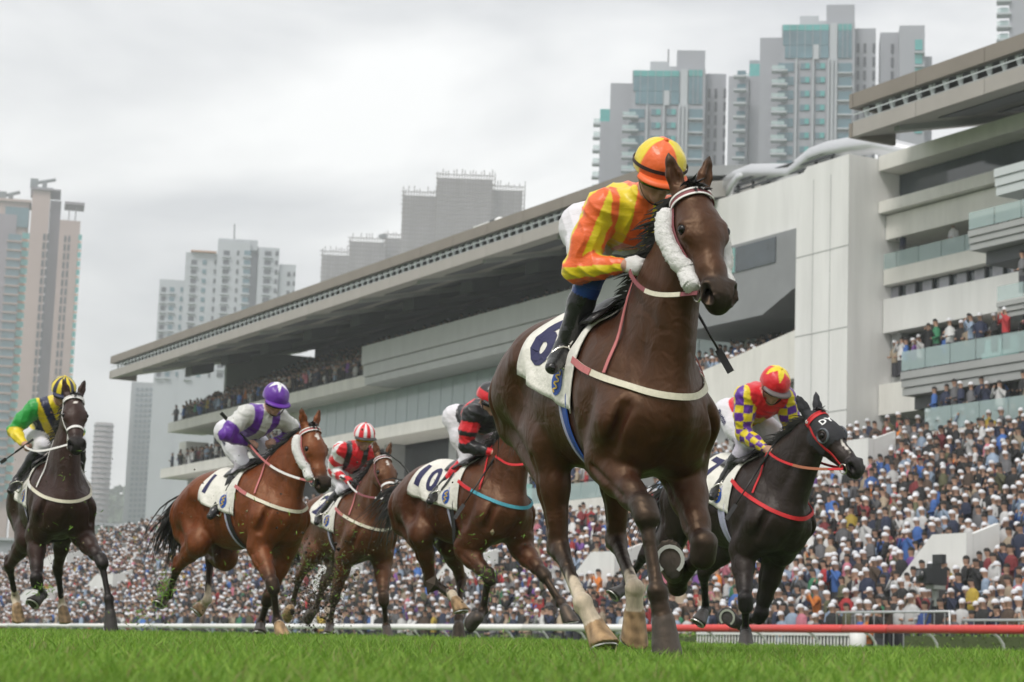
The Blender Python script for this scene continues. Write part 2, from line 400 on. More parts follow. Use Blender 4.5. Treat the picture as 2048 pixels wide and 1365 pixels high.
def strands(roots, dirs, lens, r, gravity, wav, seg=6, seed=0):
    """tapered three-sided hair locks"""
    g = np.random.default_rng(seed); V = []; Fc = []
    for o, d, L in zip(roots, dirs, lens):
        p = np.array(o, float); d = unit(d); ph = g.uniform(0, 6.28, 3); pts = [p.copy()]; rs = [r * g.uniform(.7, 1.2)]
        for i in range(seg):
            d = unit(d + np.array(gravity) / seg + g.normal(0, wav, 3)); p = p + d * L / seg; pts.append(p.copy()); rs.append(rs[0] * (1 - ((i + 1) / seg) ** 1.5) + .0008)
        v, f = tube(pts, rs, 3, False); n = len(V); V += v; Fc += [tuple(q + n for q in ff) for ff in f]
    return V, Fc
HP = {
 'A': dict(t=[0.525, 9.439, 1.205], ypr=[-1.2176, -0.1338, 0.0406],
   fr=[[0.193,-0.156,-0.286],[0.605,-0.15,-0.471],[0.749,-0.142,-0.794],[0.782,-0.122,-0.926],[0.809,-0.113,-1.043]],
   fl=[[0.215,0.199,-0.327],[0.538,0.162,-0.638],[0.239,0.184,-0.826],[0.32,0.121,-0.746],[0.394,0.071,-0.683]],
   hr=[[-0.5,-0.165,-0.231],[-0.442,-0.122,-0.721],[-0.046,-0.151,-0.935],[0.013,-0.104,-1.045],[0.106,-0.099,-1.104]],
   hl=[[-0.483,0.164,-0.205],[-0.547,0.217,-0.693],[-0.144,0.145,-0.881],[-0.168,0.161,-1.01],[-0.16,0.162,-1.12]],
   head=[[0.619,0.006,0.904],[0.971,0.016,0.449]],
   rider={'hR':[-0.352,-0.099,0.781],'kR':[-0.022,-0.177,0.568],'aR':[-0.166,-0.245,0.209],'tR':[-0.049,-0.341,0.136],'hL':[-0.344,0.109,0.799],'kL':[-0.035,0.236,0.578],'aL':[-0.181,0.27,0.218],'tL':[-0.037,0.281,0.13],'sR':[0.077,-0.188,0.847],'eR':[0.009,-0.271,0.567],'wR':[0.21,-0.13,0.587],'sL':[0.098,0.148,0.825],'eL':[0.019,0.249,0.575],'wL':[0.207,0.084,0.586],'nk':[0.128,-0.018,0.883],'hd':[0.274,-0.005,1.002]}),
 'B': dict(t=[-2.183, 18.57, 1.262], ypr=[-0.8974, 0.0097, 0.0079],
   fr=[[0.279,-0.154,-0.374],[0.57,-0.183,-0.687],[0.487,-0.073,-0.984],[0.594,-0.113,-1.037],[0.662,-0.119,-1.116]],
   fl=[[0.163,0.176,-0.384],[0.009,0.129,-0.78],[-0.23,0.211,-0.996],[-0.134,0.147,-1.042],[-0.058,0.095,-1.088]],
   hr=[[-0.606,-0.237,-0.29],[-1.028,-0.203,-0.495],[-1.353,-0.096,-0.74],[-1.473,-0.08,-0.768],[-1.416,-0.149,-0.821]],
   hl=[[-0.774,0.148,-0.392],[-1.226,0.259,-0.379],[-1.095,0.168,-0.774],[-1.207,0.184,-0.828],[-1.174,0.107,-0.889]],
   head=[[0.761,0.026,0.681],[1.009,0.048,0.158]],
   rider={'hR':[-0.381,-0.128,0.703],'kR':[-0.12,-0.105,0.386],'aR':[-0.265,-0.234,0.049],'tR':[-0.229,-0.351,-0.065],'hL':[-0.364,0.092,0.702],'kL':[-0.119,0.235,0.419],'aL':[-0.283,0.27,0.068],'tL':[-0.209,0.281,-0.082],'sR':[0.029,-0.206,0.825],'eR':[0.018,-0.383,0.627],'wR':[-0.038,-0.141,0.583],'sL':[0.071,0.15,0.814],'eL':[-0.007,0.382,0.704],'wL':[-0.02,0.142,0.616],'nk':[0.061,-0.027,0.838],'hd':[0.208,-0.004,0.957]}),
 'S': dict(t=[-1.569, 22.183, 1.353], ypr=[-1.0476, -0.0073, 0.0118],
   fr=[[0.081,-0.162,-0.346],[-0.099,-0.174,-0.74],[-0.282,-0.13,-1.02],[-0.185,-0.182,-1.078],[-0.109,-0.23,-1.131]],
   fl=[[0.264,0.188,-0.384],[0.482,0.108,-0.748],[0.335,0.222,-1.025],[0.445,0.181,-1.071],[0.512,0.163,-1.15]],
   hr=[[-0.56,-0.213,-0.259],[-0.965,-0.191,-0.51],[-1.27,-0.125,-0.803],[-1.188,-0.187,-0.874],[-1.272,-0.181,-0.937]],
   hl=[[-0.673,0.163,-0.358],[-1.091,0.16,-0.58],[-1.412,0.221,-0.857],[-1.325,0.14,-0.896],[-1.414,0.136,-0.951]],
   head=[[0.709,-0.065,0.71],[1.035,-0.083,0.242]],
   rider={'hR':[-0.381,-0.089,0.643],'kR':[-0.062,-0.137,0.403],'aR':[-0.321,-0.261,0.134],'tR':[-0.209,-0.355,0.051],'hL':[-0.366,0.112,0.69],'kL':[-0.079,0.233,0.435],'aL':[-0.332,0.27,0.141],'tL':[-0.192,0.281,0.048],'sR':[0.005,-0.23,0.806],'eR':[-0.188,-0.203,0.607],'wR':[0.033,-0.182,0.502],'sL':[0.069,0.106,0.784],'eL':[-0.137,0.222,0.629],'wL':[0.036,0.084,0.51],'nk':[-0.009,-0.048,0.826],'hd':[0.137,-0.015,0.942]}),
 'K': dict(t=[-0.214, 18.266, 1.358], ypr=[-0.9504, -0.0269, 0.0437],
   fr=[[0.013,-0.166,-0.412],[0.383,-0.181,-0.627],[0.212,-0.115,-0.912],[0.259,-0.206,-0.981],[0.166,-0.211,-1.033]],
   fl=[[0.327,0.198,-0.392],[0.7,0.163,-0.604],[0.948,0.16,-0.829],[1.051,0.136,-0.897],[1.111,0.149,-0.982]],
   hr=[[-0.578,-0.248,-0.267],[-0.697,-0.053,-0.674],[-0.285,-0.101,-0.794],[-0.177,-0.124,-0.857],[-0.098,-0.124,-0.927]],
   hl=[[-0.643,0.095,-0.338],[-0.84,0.37,-0.658],[-0.642,0.216,-1.01],[-0.558,0.163,-1.088],[-0.551,0.16,-1.195]],
   head=[[0.653,0.0,0.761],[1.018,0.0,0.329]],
   rider={'hR':[-0.284,-0.1,0.754],'kR':[-0.09,-0.088,0.386],'aR':[-0.32,-0.244,0.104],'tR':[-0.244,-0.369,0.023],'hL':[-0.264,0.107,0.746],'kL':[-0.086,0.237,0.411],'aL':[-0.343,0.27,0.121],'tL':[-0.216,0.281,0.011],'sR':[0.136,-0.224,0.762],'eR':[0.077,-0.233,0.488],'wR':[0.276,-0.098,0.432],'sL':[0.182,0.111,0.749],'eL':[0.09,0.237,0.514],'wL':[0.272,0.083,0.439],'nk':[0.09,-0.045,0.748],'hd':[0.208,-0.077,0.89]}),
 'D': dict(t=[1.937, 16.172, 1.248], ypr=[-1.1505, -0.1162, -0.0223],
   fr=[[0.109,-0.162,-0.357],[0.348,-0.235,-0.712],[0.143,-0.089,-0.939],[0.252,-0.145,-0.974],[0.319,-0.176,-1.049]],
   fl=[[0.032,0.171,-0.399],[-0.073,0.157,-0.829],[-0.395,0.185,-0.938],[-0.329,0.084,-0.91],[-0.291,-0.003,-0.87]],
   hr=[[-1.065,-0.141,-0.348],[-1.516,-0.133,-0.506],[-1.854,-0.105,-0.78],[-1.781,-0.19,-0.836],[-1.732,-0.275,-0.871]],
   hl=[[-0.561,0.162,-0.284],[-0.925,0.106,-0.588],[-1.158,0.292,-0.896],[-1.063,0.212,-0.931],[-1.004,0.148,-0.99]],
   head=[[0.728,-0.016,0.746],[1.163,0.153,0.39]],
   rider={'hR':[-0.39,-0.119,0.707],'kR':[-0.053,-0.126,0.474],'aR':[-0.214,-0.217,0.139],'tR':[-0.126,-0.336,0.059],'hL':[-0.366,0.095,0.699],'kL':[-0.055,0.237,0.492],'aL':[-0.238,0.27,0.15],'tL':[-0.104,0.281,0.049],'sR':[0.012,-0.225,0.84],'eR':[-0.012,-0.185,0.555],'wR':[0.197,-0.108,0.454],'sL':[0.049,0.124,0.869],'eL':[-0.006,0.238,0.627],'wL':[0.16,0.102,0.492],'nk':[-0.004,-0.042,0.819],'hd':[0.141,-0.044,0.94]}),
 'G': dict(t=[-4.155, 19.444, 1.335], ypr=[-1.1782, 0.0014, 0.0729],
   fr=[[0.06,-0.197,-0.353],[0.252,-0.234,-0.736],[-0.04,-0.126,-0.86],[0.064,-0.186,-0.896],[0.139,-0.25,-0.932]],
   fl=[[0.294,0.177,-0.353],[0.65,0.272,-0.583],[0.721,0.32,-0.923],[0.739,0.327,-1.063],[0.746,0.331,-1.191]],
   hr=[[-0.61,-0.165,-0.319],[-1.001,-0.27,-0.565],[-1.289,-0.164,-0.862],[-1.226,-0.158,-0.972],[-1.223,-0.148,-1.081]],
   hl=[[-0.547,0.163,-0.263],[-0.872,0.169,-0.607],[-1.083,0.249,-0.964],[-0.965,0.238,-1.012],[-0.933,0.247,-1.113]],
   head=[[0.616,0.045,0.911],[0.934,0.013,0.432]],
   rider={'hR':[-0.523,-0.125,0.658],'kR':[-0.146,-0.1,0.524],'aR':[-0.294,-0.305,0.215],'tR':[-0.183,-0.386,0.116],'hL':[-0.503,0.089,0.629],'kL':[-0.139,0.236,0.548],'aL':[-0.312,0.27,0.202],'tL':[-0.169,0.28,0.112],'sR':[-0.139,-0.18,0.877],'eR':[-0.245,-0.35,0.675],'wR':[-0.052,-0.294,0.531],'sL':[-0.162,0.151,0.908],'eL':[-0.219,0.245,0.651],'wL':[-0.054,0.09,0.542],'nk':[-0.079,-0.007,0.888],'hd':[0.06,0.056,1.002]}),
}
def at(px, py, Yd):
    d = FW + RT * (px - 1024) / FPX - UP * (py - 682.5) / FPX
    return d / d[1] * Yd

C_ = lambda *c: np.array(c, np.float32)
M_COAT = mat('horse_coat', attr=True, rough=.46, noise=(34, .26), bump=(150, .30, .004), coat=.0, sheen=.0, spec=.55, bump2=(10, .36, .035), aniso_scale=(1, 1, .28))
M_HAIR = mat('mane_hair', (.012, .010, .009), .5, noise=(40, .4))
M_EYE = mat('horse_eye', (.005, .0035, .003), .22, spec=.35)
M_WCLOTH = mat('saddle_cloth_white', (.72, .70, .64), .8, noise=(14, .07), bump=(7, .6, .05), bump2=(24, .16, .02))
M_NAVY = mat('navy_print', (.018, .018, .075), .7)
M_YEL = mat('yellow_thread', (.62, .42, .03), .6)
M_BLUE = mat('royal_blue', (.015, .07, .33), .6, bump=(60, .1))
M_LEATHER = mat('black_leather', (.012, .011, .011), .35, bump=(60, .2))
M_STEEL = mat('steel', (.6, .58, .52), .25, 1.)
M_LENS = mat('goggle_lens_dark', (.01, .01, .012), .08, coat=.6)
M_SHOE = mat('horseshoe_alloy', (.62, .61, .58), .35, .9)
M_FLEECE = mat('white_fleece', (.80, .79, .77), .95, noise=(60, .1), bump=(190, .9, .012))
def webbing(name, c): return mat('webbing_' + name, c, .65, noise=(50, .12), bump=(240, .2, .002))
M_CREAM = webbing('cream', (.62, .58, .46)); M_PINK = webbing('pink', (.48, .15, .15)); M_RED = webbing('red', (.55, .015, .02))
M_WHITEW = webbing('white', (.72, .70, .68)); M_BLACKW = webbing('black', (.015, .015, .016)); M_TEAL = webbing('teal', (.05, .28, .36)); M_LILAC = webbing('lilac', (.42, .42, .56))
M_MAROON = webbing('maroon', (.22, .06, .07)); M_TAN = webbing('tan', (.33, .11, .05))

def glyphs(text, size=1.0):
    cu = bpy.data.curves.new('glyph', 'FONT'); cu.body = text; cu.size = size; cu.resolution_u = 3; cu.offset = .03
    ob = bpy.data.objects.new('glyph', cu); COL.objects.link(ob)
    dg = bpy.context.evaluated_depsgraph_get(); me = bpy.data.meshes.new_from_object(ob.evaluated_get(dg))
    bm = bmesh.new(); bm.from_mesh(me)
    for k in range(2):
        bmesh.ops.triangulate(bm, faces=bm.faces[:]); bmesh.ops.subdivide_edges(bm, edges=[e for e in bm.edges if e.calc_length() > .18 * size], cuts=1)
    bmesh.ops.triangulate(bm, faces=bm.faces[:])
    v = np.array([q.co[:] for q in bm.verts]); f = [[q.index for q in ff.verts] for ff in bm.faces]; bm.free()
    bpy.data.objects.remove(ob); bpy.data.curves.remove(cu); bpy.data.meshes.remove(me)
    v = v - v.min(0); return v / v.max(0)[1], f

def leg_param(V, P):
    best = np.full(len(V), 9.); s = np.zeros(len(V))
    for i in range(len(P) - 1):
        ba = P[i + 1] - P[i]; t = np.clip((V - P[i]) @ ba / (ba @ ba), 0, 1); d = np.linalg.norm(V - P[i] - t[:, None] * ba, axis=1)
        m = d < best; best[m] = d[m]; s[m] = i + t[m]
    return best, s

def sheet(F, P, N, th):
    """closed thin cloth from a grid of points P[i,j] with normals"""
    a, b = P.shape[:2]; V = np.concatenate([P.reshape(-1, 3), (P + N * th).reshape(-1, 3)]); n = a * b; f = []
    for i in range(a - 1):
        for j in range(b - 1):
            q = (i * b + j, i * b + j + 1, (i + 1) * b + j + 1, (i + 1) * b + j); f.append(tuple(k + n for k in q)); f.append(q[::-1])
    edge = [i * b for i in range(a)] + [(a - 1) * b + j for j in range(1, b)] + [i * b + b - 1 for i in range(a - 2, -1, -1)] + [j for j in range(b - 2, 0, -1)]
    for k in range(len(edge)):
        p, q = edge[k], edge[(k + 1) % len(edge)]; f.append((q, p, p + n, q + n))
    return V, f

M_COAT.node_tree.nodes['Principled BSDF'].inputs['Specular Tint'].default_value = (1, .70, .48, 1)
def strap(F, o, dirs, w, th, off, far=.8):
    P, N = F.hit(o, dirs, far, off)
    for k in range(8 if len(P) > 20 else 2):              # pulled taut, but never sinking into the coat
        P[1:-1] = P[1:-1] * .4 + (P[:-2] + P[2:]) * .3; N[1:-1] = N[1:-1] * .4 + (N[:-2] + N[2:]) * .3
        d = F.sample(P); G = F.grad(P); P = P + np.maximum(off - d, 0)[:, None] * G
    return ribbon(P, N, w, th)

def torus(c, ax, R, r, n=20, m=6, sy=1.0):
    ax = unit(ax); a = unit(np.cross(ax, [.3, .1, .9])); b = np.cross(ax, a)
    pts = [np.asarray(c) + R * (a * math.cos(2 * math.pi * i / n) + b * sy * math.sin(2 * math.pi * i / n)) for i in range(n + 1)]
    return tube(pts, r, m, False)

def horse(key, cfg):
    p = HP[key]; h = cfg.get('h', .0135)
    F, J, H = horse_field(p, h, cfg.get('ears', 0))
    V, Q = F.mesh(); dt, tg = F.tags(V)
    body = np.array(cfg['coat'], np.float32); pts = np.array(cfg['points'], np.float32)
    c = np.tile(body, (len(V), 1)); hoof = tg == 'hoof'
    for n in ('fr', 'fl', 'hr', 'hl'):
        d, s = leg_param(V, J[n]); near = d < (.10 if n[0] == 'f' else .12)
        k = sstep(*((.35, 1.05) if n[0] == 'f' else (.7, 1.25)), s) * near; c = c * (1 - k[:, None]) + pts * k[:, None]
        sock = cfg['socks'].get(n)
        nz = .06 * np.sin(V[:, 0] * 90 + V[:, 2] * 60) + .05 * np.sin(V[:, 1] * 110)
        if sock is not None:
            k = sstep(sock - .05, sock + .05, s + nz) * (d < .09) * (s > 1); c = c * (1 - k[:, None]) + C_(.55, .47, .36) * k[:, None]
        hm = hoof & (d < .13) & (s > 2)
        st = .8 + .22 * np.sin(V[:, 1] * 95 + 3 * np.sin(V[:, 0] * 40 + V[:, 2] * 25)) + .16 * np.sin(V[:, 2] * 130 + V[:, 0] * 60)
        c[hm] = (C_(.36, .24, .13) * st[hm][:, None]) if sock is not None else C_(.050, .046, .044)
    # muzzle darkens, star on the forehead
    t, l, n = H.inv(V); hd = (tg == 'head') | (tg == 'ear')
    k = sstep(.40, .50, t + .15 * np.clip(-n - .08, 0, .2)) * hd; c = c * (1 - k[:, None]) + C_(.011, .009, .009) * k[:, None]
    k = (tg == 'ear') * sstep(.09, .16, -t); c = c * (1 - k[:, None]) + pts * k[:, None]
    st = cfg.get('star')
    if st:
        e = np.hypot((t - st[0]) / st[1], (l - st[2]) / st[3]) + .25 * np.sin(t * 160 + l * 90); k = (1 - sstep(.8, 1.1, e)) * (tg == 'head') * (n > -.05)
        c = c * (1 - k[:, None]) + C_(.62, .58, .53) * k[:, None]
    coat_m = M_COAT
    if cfg.get('black'):
        coat_m = MATS.get('black_coat') or M_COAT.copy(); coat_m.name = 'horse_coat_black'; MATS['black_coat'] = coat_m; q_ = coat_m.node_tree.nodes['Principled BSDF']; q_.inputs['Specular Tint'].default_value = (.9, .86, .84, 1); q_.inputs['Specular IOR Level'].default_value = .34
    root = empty('racehorse', cfg['label'], 'horse', 'racehorses galloping on the turf', mat=pose_matrix(p))
    mesh_obj('body', V, Q, coat_m, root, True, c)
    for s in (-1, 1):
        e = MB(); ec = H(.213, s * .0975, -.021); r = .0235 * H.k
        vv = []; ff = []
        for i in range(9):
            for j in range(14):
                a, b = math.pi * i / 8, 2 * math.pi * j / 14; vv.append(ec + r * np.array([math.sin(a) * math.cos(b), math.sin(a) * math.sin(b), math.cos(a)]))
        ff = [(i * 14 + j, (i + 1) * 14 + j, (i + 1) * 14 + (j + 1) % 14, i * 14 + (j + 1) % 14) for i in range(8) for j in range(14)]
        mesh_obj('eye', vv, ff, M_EYE, root, True)
    # mane, forelock, tail
    g = np.random.default_rng(hash(key) % 97 if False else ord(key)); ro = []; di = []; le = []
    crest0 = np.array([.10, 0, 1.58]); top = H(-.02, 0, -.06)
    m = cfg.get('mane', 150); side = cfg.get('mane_side', -1)
    for i in range(m):
        u_ = i / m; base = lerp(crest0, top, u_); pr = F.hit(base + np.array([-.0, 0, -.05]), unit(np.array([-.55, 0, .85])) + np.array([0, side * g.uniform(-.1, .35), 0]), .3, -.008)[0][0]
        ro.append(pr); di.append((-.55 + g.normal(0, .15), side * g.uniform(.1, .8), .25 + g.normal(0, .15))); le.append(g.uniform(.10, .19) * (1.0 - .3 * abs(u_ - .5)))
    mv, mf = strands(ro, di, le, .008, (-.5, side * .25, -1.1), .10, 5, 1)
    mesh_obj('mane', mv, mf, M_HAIR, root)
    ro = [H(g.uniform(-.02, .02), g.uniform(-.03, .03), .015) for i in range(26)]
    mv, mf = strands(ro, [H.n * .6 + H.a * g.uniform(-.3, .6) + H.l * g.normal(0, .35) for i in range(26)], g.uniform(.05, .085, 26), .011, tuple(H.a * .9), .1, 5, 2)
    mesh_obj('forelock', mv, mf, M_HAIR, root)
    nt_ = cfg.get('tail', 170); tl = cfg.get('tail_dir', (-1., 0, -.2))
    ro = [np.array([-1.13, 0, 1.38]) + g.normal(0, .018, 3) for i in range(nt_)]
    mv, mf = strands(ro, [np.array(tl) + g.normal(0, .16, 3) for i in range(nt_)], g.uniform(.5, 1., nt_) * cfg.get('tail_len', .95), .010, cfg.get('tail_g', (-.1, 0, -1.7)), .11, 8, 3)
    mesh_obj('tail', mv, mf, M_HAIR, root)
    # shoes
    for n in ('fr', 'fl', 'hr', 'hl'):
        co, to = J[n][3], J[n][4]; a = unit(to - co); pl = unit(np.array([a[2], 0, -a[0]])); nn = unit(a * .86 + pl * .5); x = unit(np.cross(nn, [0, 1, 0])); x = x if x @ pl < 0 else -x; y = np.cross(nn, x)
        pp = [to + nn * .006 + x * (-.012 + .058 * math.cos(an)) + y * .056 * math.sin(an) for an in np.linspace(-2.5, 2.5, 15)]
        v, f = ribbon(pp, [nn] * 15, .016, .007); mesh_obj('horseshoe', v, f, M_SHOE, root)
    # saddle cloth
    xs = np.linspace(cfg.get('cx', -.52), .05, 22); ths = np.linspace(-1, 1, 41)
    def cloth_pt(x, q, off):
        x = np.asarray(x, float); q = np.asarray(q, float); fr = (x - xs[0]) / (xs[-1] - xs[0])
        th = q * np.radians(72 + 34 * np.clip(fr, 0, 1) ** .8); sh = x - .05 * np.abs(q) * (1 - fr)
        o = np.stack([sh, 0 * x, 1.2 + 0 * x], -1); d = np.stack([0 * x, np.sin(th), np.cos(th)], -1)
        P, N = F.hit(o.reshape(-1, 3), d.reshape(-1, 3), .7, 0)
        rip = (.006 + .016 * np.abs(q) ** 3 * (1 - fr) * (1.2 + np.sin(q * 9 + x * 22)) + .004 * np.sin(x * 40 + q * 13) * np.abs(q)).reshape(-1, 1)
        return (P + N * (rip + off)).reshape(*x.shape, 3), N.reshape(*x.shape, 3)
    X, T = np.meshgrid(xs, ths, indexing='ij'); P, N = cloth_pt(X, T, .004)
    v, f = sheet(F, P, N, .005); cl = mesh_obj('saddle_cloth', v, f, M_WCLOTH, root, True)
    if cfg.get('number'):
        gv, gf = glyphs(cfg['number']); sc = cfg.get('num_size', .30)
        wdt = gv[:, 0].max() * sc
        for s in (-1, 1):
            nx = xs[0] + .04; xx = nx + gv[:, 0] * sc if s < 0 else nx + wdt - gv[:, 0] * sc
            Pn, Nn = cloth_pt(xx, s * (cfg.get('num_q', .78) - gv[:, 1] * sc / .56), .012)
            mesh_obj('number', Pn, gf if s < 0 else [q[::-1] for q in gf], M_NAVY, cl)
        for s in (-1, 1):
            an = np.linspace(0, 2 * math.pi, 24, endpoint=False); ex = np.concatenate([[0], np.cos(an)]); ey = np.concatenate([[0], np.sin(an)])
            Pn, Nn = cloth_pt(-.13 + ex * .05, s * (.80 + ey * .13), .012)
            mesh_obj('emblem', Pn, [(0, 1 + i, 1 + (i + 1) % 24)[::s] for i in range(24)], M_BLUE, cl)
            tt = np.linspace(0, 1, 30); Pn, Nn = cloth_pt(-.13 + .022 * np.sin(tt * 19) * (1 - .4 * tt), s * (.70 + .20 * tt), .016); v, f = ribbon(Pn, Nn, .007, .002)
            mesh_obj('emblem_stitching', v, f, M_YEL, cl)
    # racing saddle
    xs2 = np.linspace(-.30, .08, 14); th2 = np.radians(np.linspace(-33, 33, 17)); X, T = np.meshgrid(xs2, th2, indexing='ij')
    P, N = F.hit(np.stack([X, 0 * X, 1.2 + 0 * X], -1).reshape(-1, 3), np.stack([0 * X, np.sin(T), np.cos(T)], -1).reshape(-1, 3), .7, 0)
    fr = ((X + .30) / .38).ravel(); of = (.02 + .03 * np.sin(np.pi * fr) * np.cos(T.ravel()) + .02 * (fr > .9))[:, None]
    v, f = sheet(F, (P + N * of).reshape(14, 17, 3), N.reshape(14, 17, 3), .012); mesh_obj('saddle', v, f, M_LEATHER, root, True)
    # girth
    an = np.radians(np.linspace(62, 298, 41)); gx = cfg.get('girth_x', -.06); st_ = np.stack([np.full(41, gx) + .02 * np.sin(an), 0 * an, np.full(41, 1.2)], -1)
    v, f = strap(F, st_, np.stack([.12 * np.abs(np.cos(an)), np.sin(an), np.cos(an)], -1), .085, .006, .006, .46); gi = mesh_obj('girth', v, f, cfg.get('girth', M_BLACKW), root)
    v, f = strap(F, st_ + [-.045, 0, 0], np.stack([.12 * np.abs(np.cos(an)), np.sin(an), np.cos(an)], -1)[:], .03, .005, .012, .46)
    mesh_obj('girth_strap', v, f, cfg.get('girth2', M_LILAC), gi)
    # breastplate
    e = unit(np.array([.88, 0, -.22 if key == 'A' else -.36])); an = np.radians(np.linspace(-128, 128, 61)); o = np.array([.20, 0, 1.31])
    d = np.cos(an)[:, None] * e + np.sin(an)[:, None] * np.array([0, 1., 0])
    v, f = strap(F, o, d, .029, .006, .007, .50); bp = mesh_obj('breastplate', v, f, cfg.get('breast', M_CREAM), root)
    for s in (-1, 1):
        v, f = strap(F, o, d[[10, 9, 8, 7, 6, 5, 4, 3, 2, 1, 0]] * [1, -s, 1], .03, .005, .012, .7); mesh_obj('buckle_strap', v, f, cfg.get('breast2', M_PINK), bp)
        q = np.linspace(0, 1, 13)[:, None]; d2 = (1 - q) * np.array([.25, s * .95, .1]) + q * np.array([-.02, s * .12, 1.]); o2 = np.array([.24, 0, 1.28])
        v, f = strap(F, o2, d2, .016, .005, .008, .7); mesh_obj('neck_strap', v, f, cfg.get('breast2', M_PINK), bp)
    # bridle
    br = cfg.get('bridle', M_MAROON); b2 = cfg.get('bridle2', M_WHITEW)
    ph = np.radians(np.linspace(-12, 192, 31)); ring = np.cos(ph)[:, None] * H.l + np.sin(ph)[:, None] * H.n
    v, f = strap(F, H(.045, 0, -.06), ring, .030, .005, .006, .25); bb = mesh_obj('browband', v, f, br, root)
    for dtt in (-.014, .014):
        v, f = strap(F, H(.045 + dtt, 0, -.06), ring, .009, .004, .010, .25); mesh_obj('browband_piping', v, f, b2, bb)
    if cfg.get('noseband'):
        ph = np.radians(np.linspace(0, 360, 41)); ring = np.cos(ph)[:, None] * H.l + np.sin(ph)[:, None] * H.n
        v, f = strap(F, H(.36, 0, -.075), ring, .024, .005, .005, .25); mesh_obj('noseband', v, f, cfg['noseband'], root)
    rid = {n: np.array(q) + OO for n, q in p['rider'].items()}
    for s in (-1, 1):
        tt = np.linspace(.05, .475, 18); oo = np.stack([H(t_, 0, -.05 - .05 * ((t_ - .05) / .42)) for t_ in tt])
        v, f = strap(F, oo, np.tile(H.l * s, (18, 1)) - .12 * H.n, .018, .005, .005, .25); ch = mesh_obj('cheekpiece', v, f, br, root)
        if cfg.get('fleece'):
            tt = np.linspace(.05, .47, 22); oo = np.stack([H(t_, 0, -.075 - .02 * math.sin((t_ - .06) / .41 * 3.1)) for t_ in tt])
            P, N = F.hit(oo, np.tile(H.l * s, (22, 1)) - .28 * H.n, .25, .033)
            rs = .040 * np.minimum(1, np.minimum((np.arange(22) + 1.2) / 2.5, (22.2 - np.arange(22)) / 2.5)) ** .5
            pp = np.stack([P[0] + (P[-1] - P[0]) * w for w in np.linspace(0, 1, 60)]); idx = np.linspace(0, 21, 60)
            pp = np.stack([np.interp(idx, np.arange(22), P[:, j]) for j in range(3)], -1)
            v, f = tube(pp, list(np.interp(idx, np.arange(22), rs)), 26); v = np.array(v); gg = np.random.default_rng(5)
            cen = np.repeat(pp, 26, 0); rad = v - cen; along = np.cross(H.l, H.a)
            v = cen + rad * (1 + gg.normal(0, .06, (len(v), 1))) ; mesh_obj('sheepskin_cheek_roll', v, f, M_FLEECE, root, True)
        bc = H(.485, s * .068, -.105); v, f = torus(bc, H.l + .25 * H.n * 0, .036, .005); mesh_obj('bit_ring', v, f, M_STEEL, root, True)
        hand = rid['wR' if s < 0 else 'wL'] + unit(np.array([1, 0, -.35])) * .085
        q = np.linspace(0, 1, 15)[:, None]; P = (1 - q) * bc + q * hand; P[:, 2] -= (.05 * np.sin(np.pi * q[:, 0])); P[:, 1] += s * .055 * np.sin(np.pi * q[:, 0]) ** .8
        for it in range(3):
            dd = F.sample(P[1:-1]); push = np.maximum(.012 - dd, 0)[:, None]; P[1:-1] += push * F.grad(P[1:-1])
        nr = np.tile([0, float(s), .25], (15, 1)); v, f = ribbon(P, nr, .018, .005); re = mesh_obj('rein', v, f, cfg.get('rein', M_MAROON), root)
        v, f = ribbon(P[2:9] + [0, s * .004, 0], nr[2:9], .02, .005); mesh_obj('rein_grip', v, f, cfg.get('rein2', M_CREAM), re)
        # stirrup leather and iron at the rider's foot
        ft = rid['a' + 'RL'[s > 0]] * .45 + rid['t' + 'RL'[s > 0]] * .55 + np.array([0, 0, -.035]); tp = F.hit(np.array([-.10, 0, 1.3]), np.array([0, s * .8, .6]), .6, .03)[0][0]
        tpp = ft + unit(tp - ft) * .11
        v, f = ribbon(np.linspace(tp, tpp, 6), np.tile([0, s, .2], (6, 1)), .02, .005); sl = mesh_obj('stirrup_leather', v, f, M_WHITEW if key in 'AS' else M_LEATHER, root)
        fx = unit((rid['t' + 'RL'[s > 0]] - rid['a' + 'RL'[s > 0]])); lt = unit(np.cross(fx, tpp - ft)); un = unit(tpp - ft)
        pts_ = [tpp] + [ft + lt * .055 * math.cos(w) + un * (.0 if math.sin(w) < 0 else .095 * math.sin(w)) for w in np.linspace(1.57, 1.57 + 6.283, 17)]
        v, f = tube(pts_, .006, 6); mesh_obj('stirrup_iron', v, f, M_STEEL, sl, True)
    if cfg.get('hood'):
        # eye hood: a cloth skin 6 mm over the head, eye opening with a plastic cup
        t, l, n = H.inv(V); G = F.grad(V)
        eye = np.minimum(np.hypot(t - .215, np.abs(n + .02)) + 9 * (np.abs(l) < .04), 9)
        keep = ((t > -.02) & (t < .30 + .15 * np.clip(n + .06, -.2, .1)) & (n > -.16) & (tg == 'head') & (eye > .035)) | (tg == 'ear')
        m = keep[Q].all(1); used = np.unique(Q[m]); mp_ = np.full(len(V), -1); mp_[used] = np.arange(len(used))
        hv = V[used] + G[used] * .007; ho = mesh_obj('eye_hood', hv, mp_[Q[m]], mat('hood_cloth', (.016, .016, .020), .75, bump=(50, .4, .01)), root, True)
        for s in (-1, 1):
            v, f = torus(H(.215, s * .098, -.022), H.l * s + .15 * H.n, .05, .009, 24, 8); mesh_obj('eye_cup', v, f, mat('grey_plastic', (.10, .11, .13), .4), ho, True)
            v, f = torus(H(.03, s * .088, -.05), H.l, .008, .008, 12, 6); mesh_obj('rosette', v, f, M_WHITEW, ho, True)
        gv, gf = glyphs('DY'); w = gv[:, 0].max()
